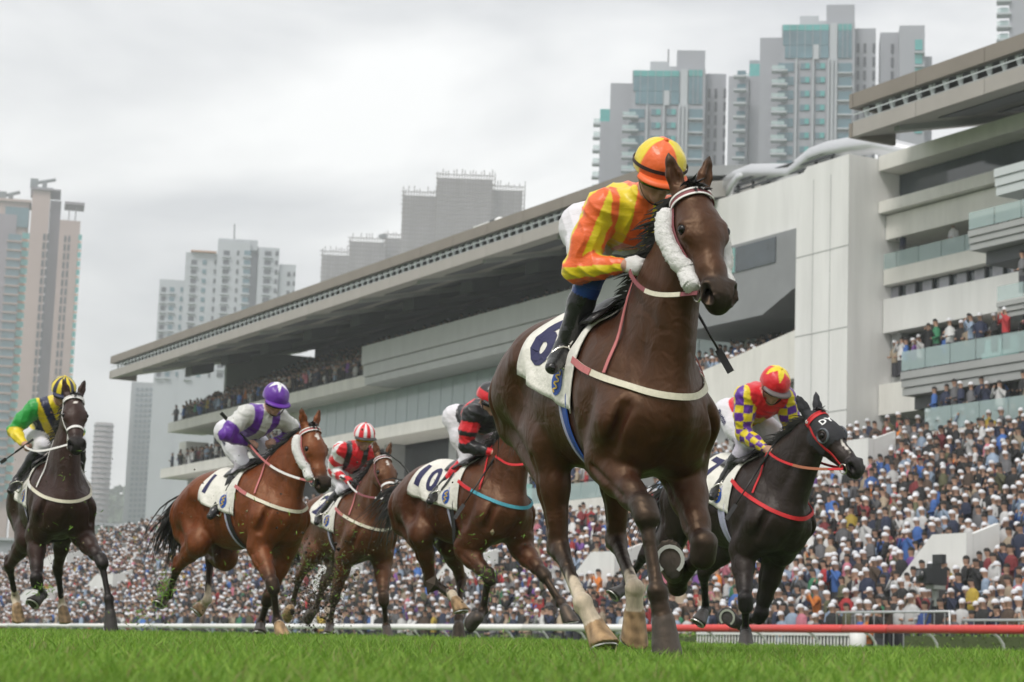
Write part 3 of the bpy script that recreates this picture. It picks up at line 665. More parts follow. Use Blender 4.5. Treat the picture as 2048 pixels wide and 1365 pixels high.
        P, N = F.hit(np.stack([H(.155 - .05 * y_, 0, -.06) for y_ in gv[:, 1]]), np.stack([H.n + H.l * (-.95 + 1.25 * x_ / w) for x_ in gv[:, 0]]), .25, .012)
        mesh_obj('hood_lettering', P, gf, mat('white_print', (.75, .75, .75), .7), ho)
    return F, J, H, root
# ---------------------------------------------------------------- ground and turf
M_TURF = mat('turf_soil', (.055, .105, .016), .9, noise=(1.3, .25))
gx = np.concatenate([-np.geomspace(60, 2600, 14)[::-1], np.linspace(-56, 56, 57), np.geomspace(60, 2600, 14)])
gy = np.concatenate([[-600, -150, -40], np.linspace(-8, 72, 61), np.geomspace(76, 2600, 16)])
GX, GY = np.meshgrid(gx, gy, indexing='ij'); gz = ground_z(GX, GY)
n = len(gy); fi = np.array([(i * n + j, (i + 1) * n + j, (i + 1) * n + j + 1, i * n + j + 1) for i in range(len(gx) - 1) for j in range(n - 1)])
g_ = mesh_obj('ground', np.stack([GX, GY, gz], -1).reshape(-1, 3), fi, M_TURF, smooth=True); tag(g_, None, None, kind='structure')

def make_grass():
    g = np.random.default_rng(3); P = []; S = []
    for y0, y1, dens, sc in ((1.6, 4, 2600, .9), (4, 8, 2600, 1.0), (8, 14, 1350, 1.15), (14, 24, 520, 1.4), (24, 44, 170, 1.9)):
        A = .33 * (y1 * y1 - y0 * y0); m = int(A * dens)
        y = np.sqrt(g.uniform(y0 * y0, y1 * y1, m)); x = g.uniform(-.33, .33, m) * y; P.append(np.stack([x, y], 1)); S.append(np.full(m, sc))
    P = np.concatenate(P); S = np.concatenate(S)
    cl = np.sin(P[:, 0] * 3.1 + 1.3 * np.sin(P[:, 1] * 1.7)) * np.sin(P[:, 1] * 2.3 + 1.1 * np.sin(P[:, 0] * 2.9)) + .6 * np.sin(P[:, 0] * 11 + P[:, 1] * 7.) * np.sin(P[:, 1] * 9.)
    m = len(P); h = np.clip(g.normal(.052, .015, m) + .010 * cl, .018, .11); w = g.uniform(.0022, .0042, m) * S
    az = g.uniform(0, 2 * math.pi, m); ln = g.uniform(.15, .95, m) * h; la = g.uniform(0, 2 * math.pi, m)
    z = ground_z(P[:, 0], P[:, 1]) - .004
    sx, sy = np.cos(az) * w, np.sin(az) * w; lx, ly = np.cos(la) * ln, np.sin(la) * ln
    b = np.stack([P[:, 0], P[:, 1], z], 1); side = np.stack([sx, sy, 0 * sx], 1); lean = np.stack([lx, ly, 0 * lx], 1); up = np.stack([0 * h, 0 * h, h], 1)
    V = np.stack([b - side, b + side, b - side * .8 + lean * .30 + up * .6, b + side * .8 + lean * .30 + up * .6, b + lean + up * .97], 1).reshape(-1, 3)
    i = np.arange(m)[:, None] * 5; Fq = np.concatenate([i + [[0, 1, 3]], i + [[0, 3, 2]], i + [[2, 3, 4]]])
    k = g.uniform(0, 1, m)[:, None]; c = (1 - k) * C_(.105, .235, .020) + k * C_(.270, .420, .065); dry = g.uniform(0, 1, m) < .09; c[dry] = C_(.25, .26, .09)
    c = c * (1 + .13 * cl[:, None]); c = np.repeat(c, 5, 0)
    o = mesh_obj('grass', V, Fq, M_BLADE, None, False, c); tag(o, 'short bright green racecourse turf in the foreground', 'grass', kind='stuff')
M_BLADE = mat('grass_blade', attr=True, rough=.55, spec=.3)
_t = M_BLADE.node_tree; _b = _t.nodes['Principled BSDF']; _tr = _t.nodes.new('ShaderNodeBsdfTranslucent'); _ms = _t.nodes.new('ShaderNodeMixShader'); _ms.inputs[0].default_value = .38
_a = [q for q in _t.nodes if q.type == 'ATTRIBUTE'][0]; _t.links.new(_a.outputs['Color'], _tr.inputs[0]); _t.links.new(_b.outputs[0], _ms.inputs[1]); _t.links.new(_tr.outputs[0], _ms.inputs[2])
_t.links.new(_ms.outputs[0], [q for q in _t.nodes if q.type == 'OUTPUT_MATERIAL'][0].inputs[0])
make_grass()

# ---------------------------------------------------------------- rails and what stands behind them
def link_copy(o, parent, loc=None, rot=None, name=None):
    c = o.copy(); COL.objects.link(c)
    if parent is not None: c.parent = parent
    if loc is not None: c.location = loc
    if rot is not None: c.rotation_euler = (0, 0, rot)
    return c
TH = math.atan2(UD[1], UD[0])                    # yaw of the u axis
M_RAILW = mat('rail_white', (.78, .78, .76), .4, noise=(3, .06)); M_RAILR = mat('rail_red', (.62, .055, .05), .4, noise=(3, .08)); M_WMETAL = mat('white_metal', (.72, .73, .72), .45, noise=(5, .06))
GZ = .31
def rail(us, m, name, label):
    root = empty(name, label, 'rail', loc=uvz(us[0], 33, GZ)); root.rotation_euler = (0, 0, TH)
    sec = None
    for a, b in zip(us[:-1], us[1:]):
        mb = MB(); L_ = b - a - .03
        mb.tube([(0, 0, .83), (.04, 0, .83), (.05, 0, .83), (L_ - .05, 0, .83), (L_ - .04, 0, .83), (L_, 0, .83)], [.085, .095, .105, .105, .095, .085], 14); o = mb.build('rail_section', m, root, True); o.location = (a - us[0], 0, 0)
    post = None
    for u in np.arange(us[0] + .6, us[-1], 2.35):
        if post is None:
            mb = MB(); mb.tube([(0, -.42, -.05), (0, -.42, .25), (0, -.36, .5), (0, -.22, .66), (0, -.03, .75)], [.034, .034, .034, .034, .04], 8); post = mb.build('post', M_WMETAL, root, True); o = post
        else: o = link_copy(post, root)
        o.location = (u - us[0], 0, 0)
rail([30, 36.5, 41.4, 43.2, 48.2, 53.6], M_RAILR, 'running_rail', 'red running rail on curved white posts at the right')
rail([53.7] + list(np.arange(60, 210, 6.2)), M_RAILW, 'running_rail', 'white running rail along the far side of the turf')

def fence_white():
    root = empty('picket_fence', 'low white picket fence behind the red running rail', 'fence', loc=uvz(44.9, 34.6, GZ)); root.rotation_euler = (0, 0, TH); L_ = 7.4
    mb = MB(); mb.box(0, -.02, .70, L_, .02, .77); mb.build('top_rail', M_WMETAL, root); mb = MB(); mb.box(0, -.02, .10, L_, .02, .16); mb.build('bottom_rail', M_WMETAL, root)
    pk = None
    for x in np.arange(.05, L_, .15):
        if pk is None:
            mb = MB(); mb.box(-.03, -.035, .02, .03, -.022, .69); pk = mb.build('picket', M_WMETAL, root); o = pk
        else: o = link_copy(pk, root)
        o.location = (x, 0, 0)
    mb = MB(); mb.tube([(0, 0, 0), (0, 0, .80), (0, 0, .85)], [.22, .22, .12], 14); o = mb.build('end_post', M_WMETAL, root, True); o.location = (-.25, 0, 0)
fence_white()
def barrier(u0, u1, v, h, label):
    root = empty('crowd_barrier', label, 'barrier', loc=uvz(u0, v, GZ)); root.rotation_euler = (0, 0, TH); L_ = u1 - u0
    mb = MB(); mb.tube([(0, 0, 0), (0, 0, h), (L_, 0, h), (L_, 0, 0)], .035, 8); mb.build('frame', M_GREYM, root, True); bar = None
    for x in np.arange(.2, L_, .42):
        if bar is None:
            mb = MB(); mb.tube([(0, 0, .1), (0, 0, h - .02)], .012, 6); bar = mb.build('bar', M_GREYM, root); o = bar
        else: o = link_copy(bar, root)
        o.location = (x, 0, 0)
M_GREYM = mat('galvanised', (.52, .54, .55), .4, .5)
barrier(43.0, 47.8, 36.3, 1.40, 'pale tubular barrier in front of the crowd by the video camera')
barrier(34, 42.6, 36.4, 1.18, 'tubular barrier in front of the crowd at the right edge')

def hedge(u0, u1, v, h, label):
    g = np.random.default_rng(9); n_ = 5200; L_ = u1 - u0
    p = np.stack([g.uniform(0, L_, n_), g.uniform(-.5, .5, n_), g.uniform(.0, 1, n_) ** .7 * h], 1); p[:, 1] = np.sign(p[:, 1]) * np.abs(p[:, 1]) ** .4 * .62
    p[:, 2] *= 1 + .12 * np.sin(p[:, 0] * 3.) ; r = g.uniform(.025, .055, n_)[:, None]; a = g.normal(0, 1, (n_, 3)); a /= np.linalg.norm(a, axis=1)[:, None]; b = np.cross(a, g.normal(0, 1, (n_, 3))); b /= np.linalg.norm(b, axis=1)[:, None]
    V = np.stack([p - a * r, p + b * r * .6, p + a * r, p - b * r * .6], 1).reshape(-1, 3); Fq = np.arange(n_ * 4).reshape(-1, 4)
    c = np.repeat(C_(.12, .20, .03) * g.uniform(.6, 1.5, (n_, 1)), 4, 0)
    root = empty('clipped_hedge', label, 'hedge', loc=uvz(u0, v, GZ)); root.rotation_euler = (0, 0, TH)
    mesh_obj('foliage', V, Fq, M_LEAF, root, False, c); mb = MB(); mb.box(.05, -.45, 0, L_ - .05, .45, h * .85); mb.build('branches', mat('twigs', (.06, .085, .022), .9, noise=(20, .5)), root)
M_LEAF = mat('leaf', attr=True, rough=.6, spec=.3)
hedge(33, 43.6, 35.7, .86, 'low clipped green hedge behind the red rail at the right')
hedge(53, 60, 35.6, .72, 'low clipped hedge behind the rail beside the picket fence')
hedge(62, 86, 35.2, .6, 'long low hedge behind the white rail in the middle')

def video_camera():
    b = uvz(44.9, 37.4, GZ); root = empty('broadcast_camera', 'broadcast video camera on a tall tripod among the crowd behind the red rail', 'camera', loc=b); root.rotation_euler = (0, 0, TH + math.pi)
    M = mat('camera_black', (.02, .022, .025), .5)
    for k in range(3):
        an = k * 2.094 + .4; mb = MB(); mb.tube([(.75 * math.cos(an), .75 * math.sin(an), 0), (.08 * math.cos(an), .08 * math.sin(an), 1.75)], .035, 8); mb.build('leg', M, root, True)
    mb = MB(); mb.tube([(0, 0, 1.6), (0, 0, 2.05)], [.07, .10], 10); mb.box(-.18, -.2, 2.05, .18, .2, 2.16); mb.build('pan_head', mat('camera_grey', (.25, .27, .25), .5), root)
    mb = MB(); mb.box(-.19, -.25, 2.17, .19, .25, 2.62); mb.box(-.13, -.2, 2.62, .13, .1, 2.74); bo = mb.build('body', M, root)
    mb = MB(); mb.box(-.22, -.5, 2.2, .22, -.25, 2.6); mb.build('lens_box', M, root); mb = MB(); mb.tube([(0, -.51, 2.4), (0, -.56, 2.4)], .16, 16); mb.build('lens', M_LENS, root, True)
    mb = MB(); mb.box(-.2, .05, 2.75, .2, .2, 3.0); mb.build('viewfinder', M, root); mb = MB(); mb.tube([(.1, .4, 2.2), (.16, .9, 1.95)], .018, 6); mb.build('pan_bar', M, root)
video_camera()
# ---------------------------------------------------------------- grandstands (built in the u, v, z frame)
M_CONC = mat('painted_concrete', (.70, .69, .65), .75, noise=(1.3, .12), aniso_scale=(1, 1, .25)); M_CONCG = mat('grey_concrete', (.36, .37, .37), .8, noise=(.4, .12)); M_CONCW = mat('white_wall', (.73, .73, .72), .7, noise=(1.1, .11), aniso_scale=(1, 1, .12))
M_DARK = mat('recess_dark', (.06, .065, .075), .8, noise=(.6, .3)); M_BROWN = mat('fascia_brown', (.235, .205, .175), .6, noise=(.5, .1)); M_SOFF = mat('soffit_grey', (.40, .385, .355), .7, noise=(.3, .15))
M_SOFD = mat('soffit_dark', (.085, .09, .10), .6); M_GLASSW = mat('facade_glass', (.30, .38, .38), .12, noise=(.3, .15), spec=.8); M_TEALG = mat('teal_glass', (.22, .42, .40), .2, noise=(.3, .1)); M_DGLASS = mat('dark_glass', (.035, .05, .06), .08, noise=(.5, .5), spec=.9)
M_BAL = mat('balustrade_glass', (.50, .64, .64), .12, trans=.0, alpha=.42); M_LOUV = mat('louvre', (.09, .08, .09), .6); M_FRAME = mat('dark_frame', (.04, .045, .05), .5); M_GOLD = mat('yellow_sign', (.75, .42, .03), .5)
M_GAL = mat('gallery_white', (.55, .59, .60), .5); M_STEP = mat('terrace_concrete', (.30, .30, .29), .85, noise=(.5, .15)); M_PIPE = mat('duct_silver', (.62, .63, .65), .38, .65, bump=(3, .2)); M_NAVYW = mat('navy_board', (.03, .045, .10), .6)
M_PARA = mat('parapet_grey', (.50, .515, .515), .75, noise=(1.3, .08), aniso_scale=(1, 1, .25))
F3 = lambda u, v, z: uvz(u, v, z)
def part(root, name, m, boxes, smooth=False):
    mb = MB()
    for b in boxes: mb.box(*b, fr=F3)
    o = mb.build(name, m, root); return o
def thing0(name, label, cat): return empty(name, label, cat)

# terraces: steps of concrete, one mesh per flight
def t_z(v): return .45 + (v - 37.6) * .612
STEP = .50
def terrace(u0, u1, v1, label, taper=0):
    root = thing0('terrace_steps', label, 'terrace'); v = 37.6; i = 0
    while v < v1:
        ue = u1(v) if callable(u1) else u1
        mb = MB(); mb.box(u0, v, GZ - .2, ue, v + STEP, t_z(v), fr=F3); mb.build('step', M_STEP, root); v += STEP
terrace(34, 75.9, 50.2, 'stepped concrete terrace packed with spectators at the right')
terrace(76.0, 105.9, 45.6, 'lower stepped terrace packed with spectators in the middle')
terrace(106.0, lambda v: 150 + (50.2 - v) * 9, 50.2, 'stepped terrace packed with spectators at the far left')

# ---- roofs
def roof(root, u0, u1, ends):
    V = lambda *b: b
    part(root, 'fascia_panel', M_BROWN, []) if False else None
    k = 0; L_ = 4.0; proto = {}
    n_ = int(round((u1 - u0) / L_)); L_ = (u1 - u0) / n_
    for nm, m, b in (('upper_fascia', M_BROWN, (0, 50.0, 22.28, L_ - .03, 50.25, 22.86)), ('lower_fascia', mat('fascia_pale', (.37, .345, .32), .6, noise=(.5, .1)), (0, 50.0, 21.08, L_ - .03, 50.25, 21.66)), ('walkway', M_CONCG, (0, 50.02, 21.67, L_, 52.2, 21.72)), ('gallery_back', M_DGLASS, (0, 52.1, 21.73, L_, 52.2, 22.35))):
        mb = MB(); mb.box(*b, fr=lambda u, v, z: uvz(u, v, z)); pr = mb.build(nm, m, root); off = uvz(u0, 0, 0); pr.location = off
        for i in range(1, n_):
            o = link_copy(pr, root); o.location = uvz(u0 + i * L_, 0, 0)
    # gallery brackets
    mb = MB(); mb.prism([(0, 0), (.10, 0), (.34, .52), (.12, .52)], 50.3, 50.38, lambda a, b, w: uvz(a, w, 21.73 + b)); mb.box(.0, 50.32, 21.73, .06, 50.38, 22.27, fr=F3); pr = mb.build('gallery_bracket', M_GAL, root); pr.location = uvz(u0 + .2, 0, 0)
    for u in np.arange(u0 + 1.0, u1 - .4, .8):
        o = link_copy(pr, root); o.location = uvz(u, 0, 0)
    part(root, 'gallery_rail', M_GAL, [(u0, 50.06, 21.98, u1, 50.1, 22.02)])
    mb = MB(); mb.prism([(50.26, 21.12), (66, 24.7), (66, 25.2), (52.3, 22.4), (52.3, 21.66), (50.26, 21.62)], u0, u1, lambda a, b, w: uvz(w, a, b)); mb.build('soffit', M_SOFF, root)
    mb = MB(); mb.prism([(50.26, 22.4), (50.26, 22.84), (70, 26.2), (70, 25.6)], u0, u1, lambda a, b, w: uvz(w, a, b)); mb.build('roof_deck', M_CONCG, root)
    s_ = (24.7 - 21.12) / (66 - 50.26); zz = lambda v: 21.12 + (v - 50.26) * s_
    def slabpart(name, m, va, vb, ua, ub, d):
        mb = MB(); mb.prism([(va, zz(va) - d), (vb, zz(vb) - d), (vb, zz(vb) - .003), (va, zz(va) - .003)], ua, ub, lambda a, b, w: uvz(w, a, b)); return mb.build(name, m, root)
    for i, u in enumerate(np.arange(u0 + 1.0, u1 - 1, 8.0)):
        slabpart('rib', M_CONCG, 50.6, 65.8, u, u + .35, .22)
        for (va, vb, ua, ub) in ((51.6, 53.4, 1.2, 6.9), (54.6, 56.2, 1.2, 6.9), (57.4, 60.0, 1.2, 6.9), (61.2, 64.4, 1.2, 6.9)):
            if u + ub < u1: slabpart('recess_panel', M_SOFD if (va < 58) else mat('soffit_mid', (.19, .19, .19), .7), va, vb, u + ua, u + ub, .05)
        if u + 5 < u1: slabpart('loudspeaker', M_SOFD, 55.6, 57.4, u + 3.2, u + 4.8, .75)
    for u, s in ends: part(root, 'end_panel', M_BROWN, [(u, 50.0, 21.08, u + s, 52.2, 21.66), (u, 50.0, 22.28, u + s, 54, 22.86)])

G1 = thing0('grandstand', 'long grandstand with cantilevered brown roof edge and packed decks, behind the horses', 'grandstand')
roof(G1, 80.5, 160, [(160.02, .2)])
part(G1, 'upper_parapet', M_PARA, [(82, 54.6, 18.52, 122, 55.0, 19.7)]); part(G1, 'upper_parapet', M_PARA, [(82, 54.75, 17.75, 122, 55.0, 18.47)]); part(G1, 'upper_parapet', M_PARA, [(82, 54.9, 17.25, 122.0, 57.2, 17.7)])
part(G1, 'deck_slab', M_CONC, [(122.02, 55, 17.2, 160, 58, 17.95)]); part(G1, 'balcony_ledge', M_CONC, [(80.5, 54.6, 13.5, 160, 57.4, 14.25)])
for i in range(9): part(G1, 'deck_step', M_STEP, [(82, 55.6 + i * 1.15, 17.3, 160, 56.75 + i * 1.15, 18.2 + i * .52)])
pane = None
for i, u in enumerate(np.arange(82, 138, 1.6)):
    if pane is None:
        mb = MB(); mb.box(.03, 57.2, 14.26, 1.57, 57.3, 17.2, fr=F3); pane = mb.build('glass_pane', M_GLASSW, G1); o = pane
    else: o = link_copy(pane, G1)
    o.location = uvz(u, 0, 0)
part(G1, 'facade_wall', M_CONC, [(138.2, 57.4, 14.26, 150, 62, 17.2)]); part(G1, 'facade_wall', M_DARK, [(150.2, 58.2, 14.26, 158, 62, 17.2)])
part(G1, 'pier', M_CONC, [(147.5, 55.6, 14.26, 149.5, 57.3, 17.2)]); part(G1, 'pier', M_CONC, [(156.6, 55.4, 14.26, 158.2, 57.3, 16.3)])
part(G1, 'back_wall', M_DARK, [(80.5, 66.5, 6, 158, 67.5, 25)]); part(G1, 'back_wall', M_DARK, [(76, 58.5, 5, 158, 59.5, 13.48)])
for u in np.arange(84, 158, 9.2): part(G1, 'column', M_CONCG, [(u, 56.4, 6.5, u + 1.0, 57.4, 13.48)])
part(G1, 'sign_strip', M_GOLD, [(98.5, 57.9, 11.9, 108.5, 58.0, 12.2)])
part(G1, 'lower_slab', M_CONC, [(78, 50.4, 8.2, 158, 58.4, 8.75)]); part(G1, 'end_wall', M_CONCG, [(158.1, 59, 3, 158.6, 68, 24.2)])
pane = None
for u in np.arange(84.5, 104, 1.95):
    if pane is None:
        mb = MB(); mb.box(.03, 47.0, 5.55, 1.92, 47.12, 8.25, fr=F3); pane = mb.build('teal_panel', M_TEALG, G1); o = pane
    else: o = link_copy(pane, G1)
    o.location = uvz(u, 0, 0)
for u in (86.2, 91.4, 96.6, 101.8): part(G1, 'door', M_CONCG, [(u, 46.93, 5.6, u + .7, 47.0, 7.2)])
part(G1, 'facade_base', M_NAVYW, [(84.3, 46.7, 4.6, 104.2, 47.0, 5.5)]); part(G1, 'lower_wall', M_CONCG, [(76.2, 47.2, 4.6, 105.8, 50.3, 8.1)])
# balcony block
part(G1, 'balcony', M_CONC, [(76.3, 46.0, 6.2, 84.2, 47.1, 6.62)]); part(G1, 'balcony', M_CONC, [(76.3, 46.0, 6.66, 84.2, 47.1, 7.12)])
part(G1, 'balcony_wall', M_CONCW, [(76.3, 46.2, 4.5, 84.2, 47.1, 6.15)])
for u in np.arange(76.3, 84, 1.3): part(G1, 'balustrade_pane', M_BAL, [(u, 46.02, 7.14, u + 1.26, 46.06, 7.85)])
# roof plant
def plant():
    for k, u in enumerate((93.5, 96.8, 100.2, 104.5)):
        o = empty('roof_floodlight', 'small floodlight on the near part of the long roof edge', 'floodlight', 'floodlights on the long roof', loc=uvz(u - 6.5, 51.6, 22.8)); mb = MB(); mb.tube([(0, 0, 0), (0, 0, .4)], .05, 6); mb.build('bracket', M_FRAME, o); mb = MB(); mb.box(-.45, -.15, .38, .45, .2, .6); mb.build('lamp', M_GREYM, o)
    o = empty('satellite_dish', 'dark satellite dish above the long roof, on the lower scaffolded tower', 'dish', loc=tuple(at(765, 489, 932))); mb = MB(); mb.tube([(0, 0, -1), (0, 0, 3.2)], .2, 6); mb.build('mast', M_FRAME, o)
    v = []; f = []
    for i in range(6):
        for j in range(16): r = 2.1 * i / 5; v.append((r * math.cos(j * .3927), -1.2 + .6 * (r / 2.1) ** 2 + r * .35 * math.sin(j * .3927), 3.6 + r * .6 * math.sin(j * .3927)))
    f = [(i * 16 + j, i * 16 + (j + 1) % 16, (i + 1) * 16 + (j + 1) % 16, (i + 1) * 16 + j) for i in range(5) for j in range(16)]; mesh_obj('reflector', v, f, M_FRAME, o, True)
    o = empty('roof_camera', 'white housing with a dark mount on the long roof edge', 'camera', loc=uvz(98.3, 51.6, 22.8)); o.rotation_euler = (0, 0, TH); mb = MB(); mb.box(-.3, -.3, 0, .3, .3, .75); mb.build('mount', M_FRAME, o); mb = MB(); mb.box(.4, -.3, .35, 2.2, .3, .72); mb.tube([(-.3, 0, .5), (-.9, 0, .3)], [.4, .15], 10); mb.build('housing', M_CONCW, o)
plant()

# ---- stair tower between the two stands
G2 = thing0('stair_tower', 'white concrete stair tower with silver ducts on top between the two stands', 'tower')
mb = MB(); mb.prism([(68.0, 7.2), (71.6, 7.2), (71.6, 20.7), (70.9, 21.25), (68.0, 21.25)], 52, 60, lambda a, b, w: uvz(a, w, b)); mb.build('shaft', M_CONCW, G2)
for u in (69.2, 70.4): part(G2, 'joint', M_CONCG, [(u, 51.985, 7.3, u + .02, 52.0, 20.6)])
for z in (10.6, 14.0, 17.4): part(G2, 'joint', M_CONCG, [(68.0, 51.985, z, 71.6, 52.0, z + .03)])
part(G2, 'upper_box', M_CONCW, [(71.65, 54, 19.35, 84, 60, 21.85)])
mb = MB(); mb.prism([(71.65, 16.6), (74.0, 16.6), (76.3, 15.75), (84, 15.75), (84, 19.3), (71.65, 19.3)], 53.6, 58, lambda a, b, w: uvz(a, w, b)); mb.build('slanted_wall', mat('shaft_grey', (.25, .26, .27), .8, noise=(.5, .12)), G2)
part(G2, 'window', M_DGLASS, [(75.3, 53.55, 18.0, 78.4, 53.6, 19.15)]); part(G2, 'window', M_TEALG, [(78.5, 53.55, 18.0, 80.2, 53.6, 19.15)])
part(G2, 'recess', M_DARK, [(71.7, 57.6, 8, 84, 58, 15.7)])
mb = MB(); mb.prism([(71.7, 14.35), (79, 13.3), (84, 13.3), (84, 11.6), (78, 11.6), (71.7, 12.3)], 52.1, 52.5, lambda a, b, w: uvz(a, w, b)); mb.build('stair_parapet', M_CONC, G2)
for i in range(7): part(G2, 'stair_step', M_STEP, [(71.7, 52.55 + i * .7, 11.6, 84, 53.25 + i * .7, 12.3 + i * .3)])
part(G2, 'lower_wall', M_CONCG, [(71.7, 53, 7.5, 84, 54, 11.5)])
def rack():
    for u in np.arange(72.2, 79.6, 1.2): part(G2, 'rack_post', M_FRAME, [(u, 54.3, 21.86, u + .1, 54.4, 22.5)])
    for z in (22.05, 22.3, 22.5): part(G2, 'rack_rail', M_FRAME, [(72.0, 54.2, z, 79.7, 54.28, z + .08)])
    for u in (72.8, 75.0, 77.2): part(G2, 'cooling_unit', M_CONCG, [(u, 55.1, 21.86, u + 1.5, 57, 22.5)])
rack()
def duct(pts, r, v): mb = MB(); mb.tube([uvz(*q) for q in pts], r, 14); mb.build('duct', M_PIPE, G2, True)
duct([(83, 54.6, 22.2), (81.2, 54.6, 22.5), (79.8, 54.6, 22.8), (78.7, 54.6, 22.84), (76.9, 54.6, 22.5), (75.4, 54.6, 22.2), (74.8, 54.6, 22.4), (73.9, 54.6, 22.7), (72.9, 54.6, 22.72), (70.8, 54.6, 22.55), (69.6, 54.7, 22.4), (68.6, 55, 21.95), (67.4, 55.6, 21.5), (66.6, 56, 21.2)], .44, 55)
duct([(79.9, 54.2, 21.9), (79.75, 54.2, 22.35), (79.3, 54.3, 22.7), (78.6, 54.5, 22.84)], .24, 55)
for u in (76, 73.5, 70.4, 67.8): part(G2, 'duct_band', M_GREYM, []) if False else None

# ---- members' block and front balconies of the right stand
G3 = thing0('members_stand', 'white stand with long balconies and windows under a dark roof at the right', 'grandstand')
roof(G3, 38, 65.2, [(65.22, .2)])
U0, U1 = 50, 67.95
W3 = lambda n, m, z0, z1, v0, v1=60, a=U0, b=U1: part(G3, n, m, [(a, v0, z0, b, v1, z1)])
W3('roof_slab', M_CONC, 20.72, 21.35, 53.5, 60, 58.5); W3('clerestory_glass', M_DGLASS, 19.42, 20.70, 54.6, 54.8, 59); W3('ledge', M_CONC, 18.92, 19.40, 53.5); W3('fascia', M_CONC, 17.85, 18.86, 53.9)
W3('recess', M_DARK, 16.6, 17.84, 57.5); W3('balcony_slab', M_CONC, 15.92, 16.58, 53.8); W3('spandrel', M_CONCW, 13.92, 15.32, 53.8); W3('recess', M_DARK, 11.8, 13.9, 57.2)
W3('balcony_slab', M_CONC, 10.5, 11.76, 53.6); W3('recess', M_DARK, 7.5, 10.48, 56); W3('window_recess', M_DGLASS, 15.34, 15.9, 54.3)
W3('louvre_screen', M_LOUV, 12.55, 13.88, 54.6, 54.8, 63.6, 67.2)
sl = None
for z in np.arange(12.6, 13.8, .12): part(G3, 'louvre_slat', M_FRAME, [(63.6, 54.5, z, 67.2, 54.6, z + .05)])
W3('beam', mat('red_brown', (.14, .06, .05), .6), 12.15, 12.53, 54.5, 54.9, 63.4, 67.4); W3('pier', M_CONCG, 11.8, 13.9, 54.2, 57, 67.3, 67.9)
for u in np.arange(59, 67.6, 1.05): part(G3, 'mullion', M_FRAME, [(u, 54.2, 15.34, u + .08, 54.3, 15.9)]); part(G3, 'window_pane', mat('curtained_glass', (.30, .30, .34), .2, noise=(1.2, .3)), [(u + .12, 54.24, 15.38, u + .70, 54.29, 15.86)])
for u in np.arange(56, 67.5, 1.4): part(G3, 'balustrade_pane', M_BAL, [(u, 53.85, 16.6, u + 1.36, 53.89, 17.25)])
def front(z0, z1, zg, ul, v, ur=36, gl=1.4, m=M_CONCG):
    h_ = (z1 - z0) / 3
    for k in range(3): part(G3, 'balcony_fascia', m, [(ur, v + .05 * (2 - k), z0 + k * h_, ul, v + 6, z0 + (k + 1) * h_ - .03)])
    if zg:
        for u in np.arange(ul - gl, ur + 9, -gl): part(G3, 'balustrade_pane', M_BAL, [(u + .03, v + .02, z1 + .02, u + gl - .03, v + .06, zg)])
front(10.43, 11.35, 12.1, 62.1, 50); front(15.4, 16.15, 16.8, 58.3, 50); front(17.2, 18.2, None, 56.9, 50, m=M_GAL); front(12.75, 13.35, 13.9, 57.0, 50.2); front(8.2, 8.9, None, 60.6, 49.6, m=M_CONC)
part(G3, 'glass_wall', M_TEALG, [(40, 53, 11.36, 61, 53.2, 12.7)]); part(G3, 'glass_wall', M_TEALG, [(40, 53, 8.9, 62, 53.2, 10.4)]); part(G3, 'glass_wall', M_DGLASS, [(40, 53.3, 16.2, 57, 53.5, 17.2)]); part(G3, 'glass_wall', M_GLASSW, [(40, 53.3, 13.4, 57, 53.5, 15.4)])
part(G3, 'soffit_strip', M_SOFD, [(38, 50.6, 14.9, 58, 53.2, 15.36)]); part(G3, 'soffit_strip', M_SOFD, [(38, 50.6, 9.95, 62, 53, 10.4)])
for u in np.arange(58.8, 40, -1.5): part(G3, 'balustrade_pane', M_BAL, [(u, 49.65, 8.92, u + 1.45, 49.7, 9.75)])
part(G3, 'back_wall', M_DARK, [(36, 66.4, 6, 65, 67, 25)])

# white stair parapets among the crowd
RAMPS = []
def ramp(u, v, lu, lv, h, label):
    root = empty('stair_parapet', label, 'wall', 'white stair parapets among the crowd'); z = t_z(v); RAMPS.append((u, u + lu, v - .15, v + 1.3))
    mb = MB(); mb.prism([(0, z - .3), (0, z + h), (lu * .5, z + h), (lu, z + .9), (lu, z - .3)], v, v + .25, lambda a, b, w: uvz(u + a, w, b)); mb.build('front_wall', M_CONCW, root)
    mb = MB(); mb.prism([(.26, z - .3), (.26, z + h - .02), (1.25, z + h + .35), (1.25, z - .1)], u, u + .22, lambda a, b, w: uvz(w, v + a, b)); mb.build('side_wall', M_CONCW, root)
for (u, v, lu, lv, h, lb) in ((46.8, 40.1, 3.0, 1.4, 2.15, 'white sloping stair parapet beside the broadcast camera'), (60.3, 47.1, 5.0, 1.4, 2.2, 'white sloping stair parapet below the glass balcony at the right'), (41.8, 43.1, 3.0, 1.2, 2.1, 'white stair parapet at the right edge of the crowd'),
    (66.5, 40.3, 3.5, 1.4, 2.1, 'white stair parapet seen between the legs of the leading horse'), (78.5, 40.6, 4, 1.6, 2.1, 'white stair parapet beyond the number 10 horse\'s forelegs'), (92, 40.5, 4, 1.4, 2.1, 'white stair parapet under the number 10 horse'), (128, 41.0, 7, 1.5, 2.1, 'white stair parapet beyond the left group of horses'),
    (150, 44.5, 9, 1.8, 2.1, 'long white stair parapet far left in the crowd'), (138, 39.6, 9, 1.2, 2.1, 'low white stair parapet far left near the rail')):
    ramp(u, v, lu, lv, h, lb)
wl = thing0('terrace_wall', 'pale sloping wall along the far left end of the terrace', 'wall'); mb = MB(); mb.prism([(150, 8.2), (206, 4.6), (206, 5.5), (150, 9.3)], 50.4, 50.8, lambda a, b, w: uvz(a, w, b)); mb.build('coping', M_CONC, wl)
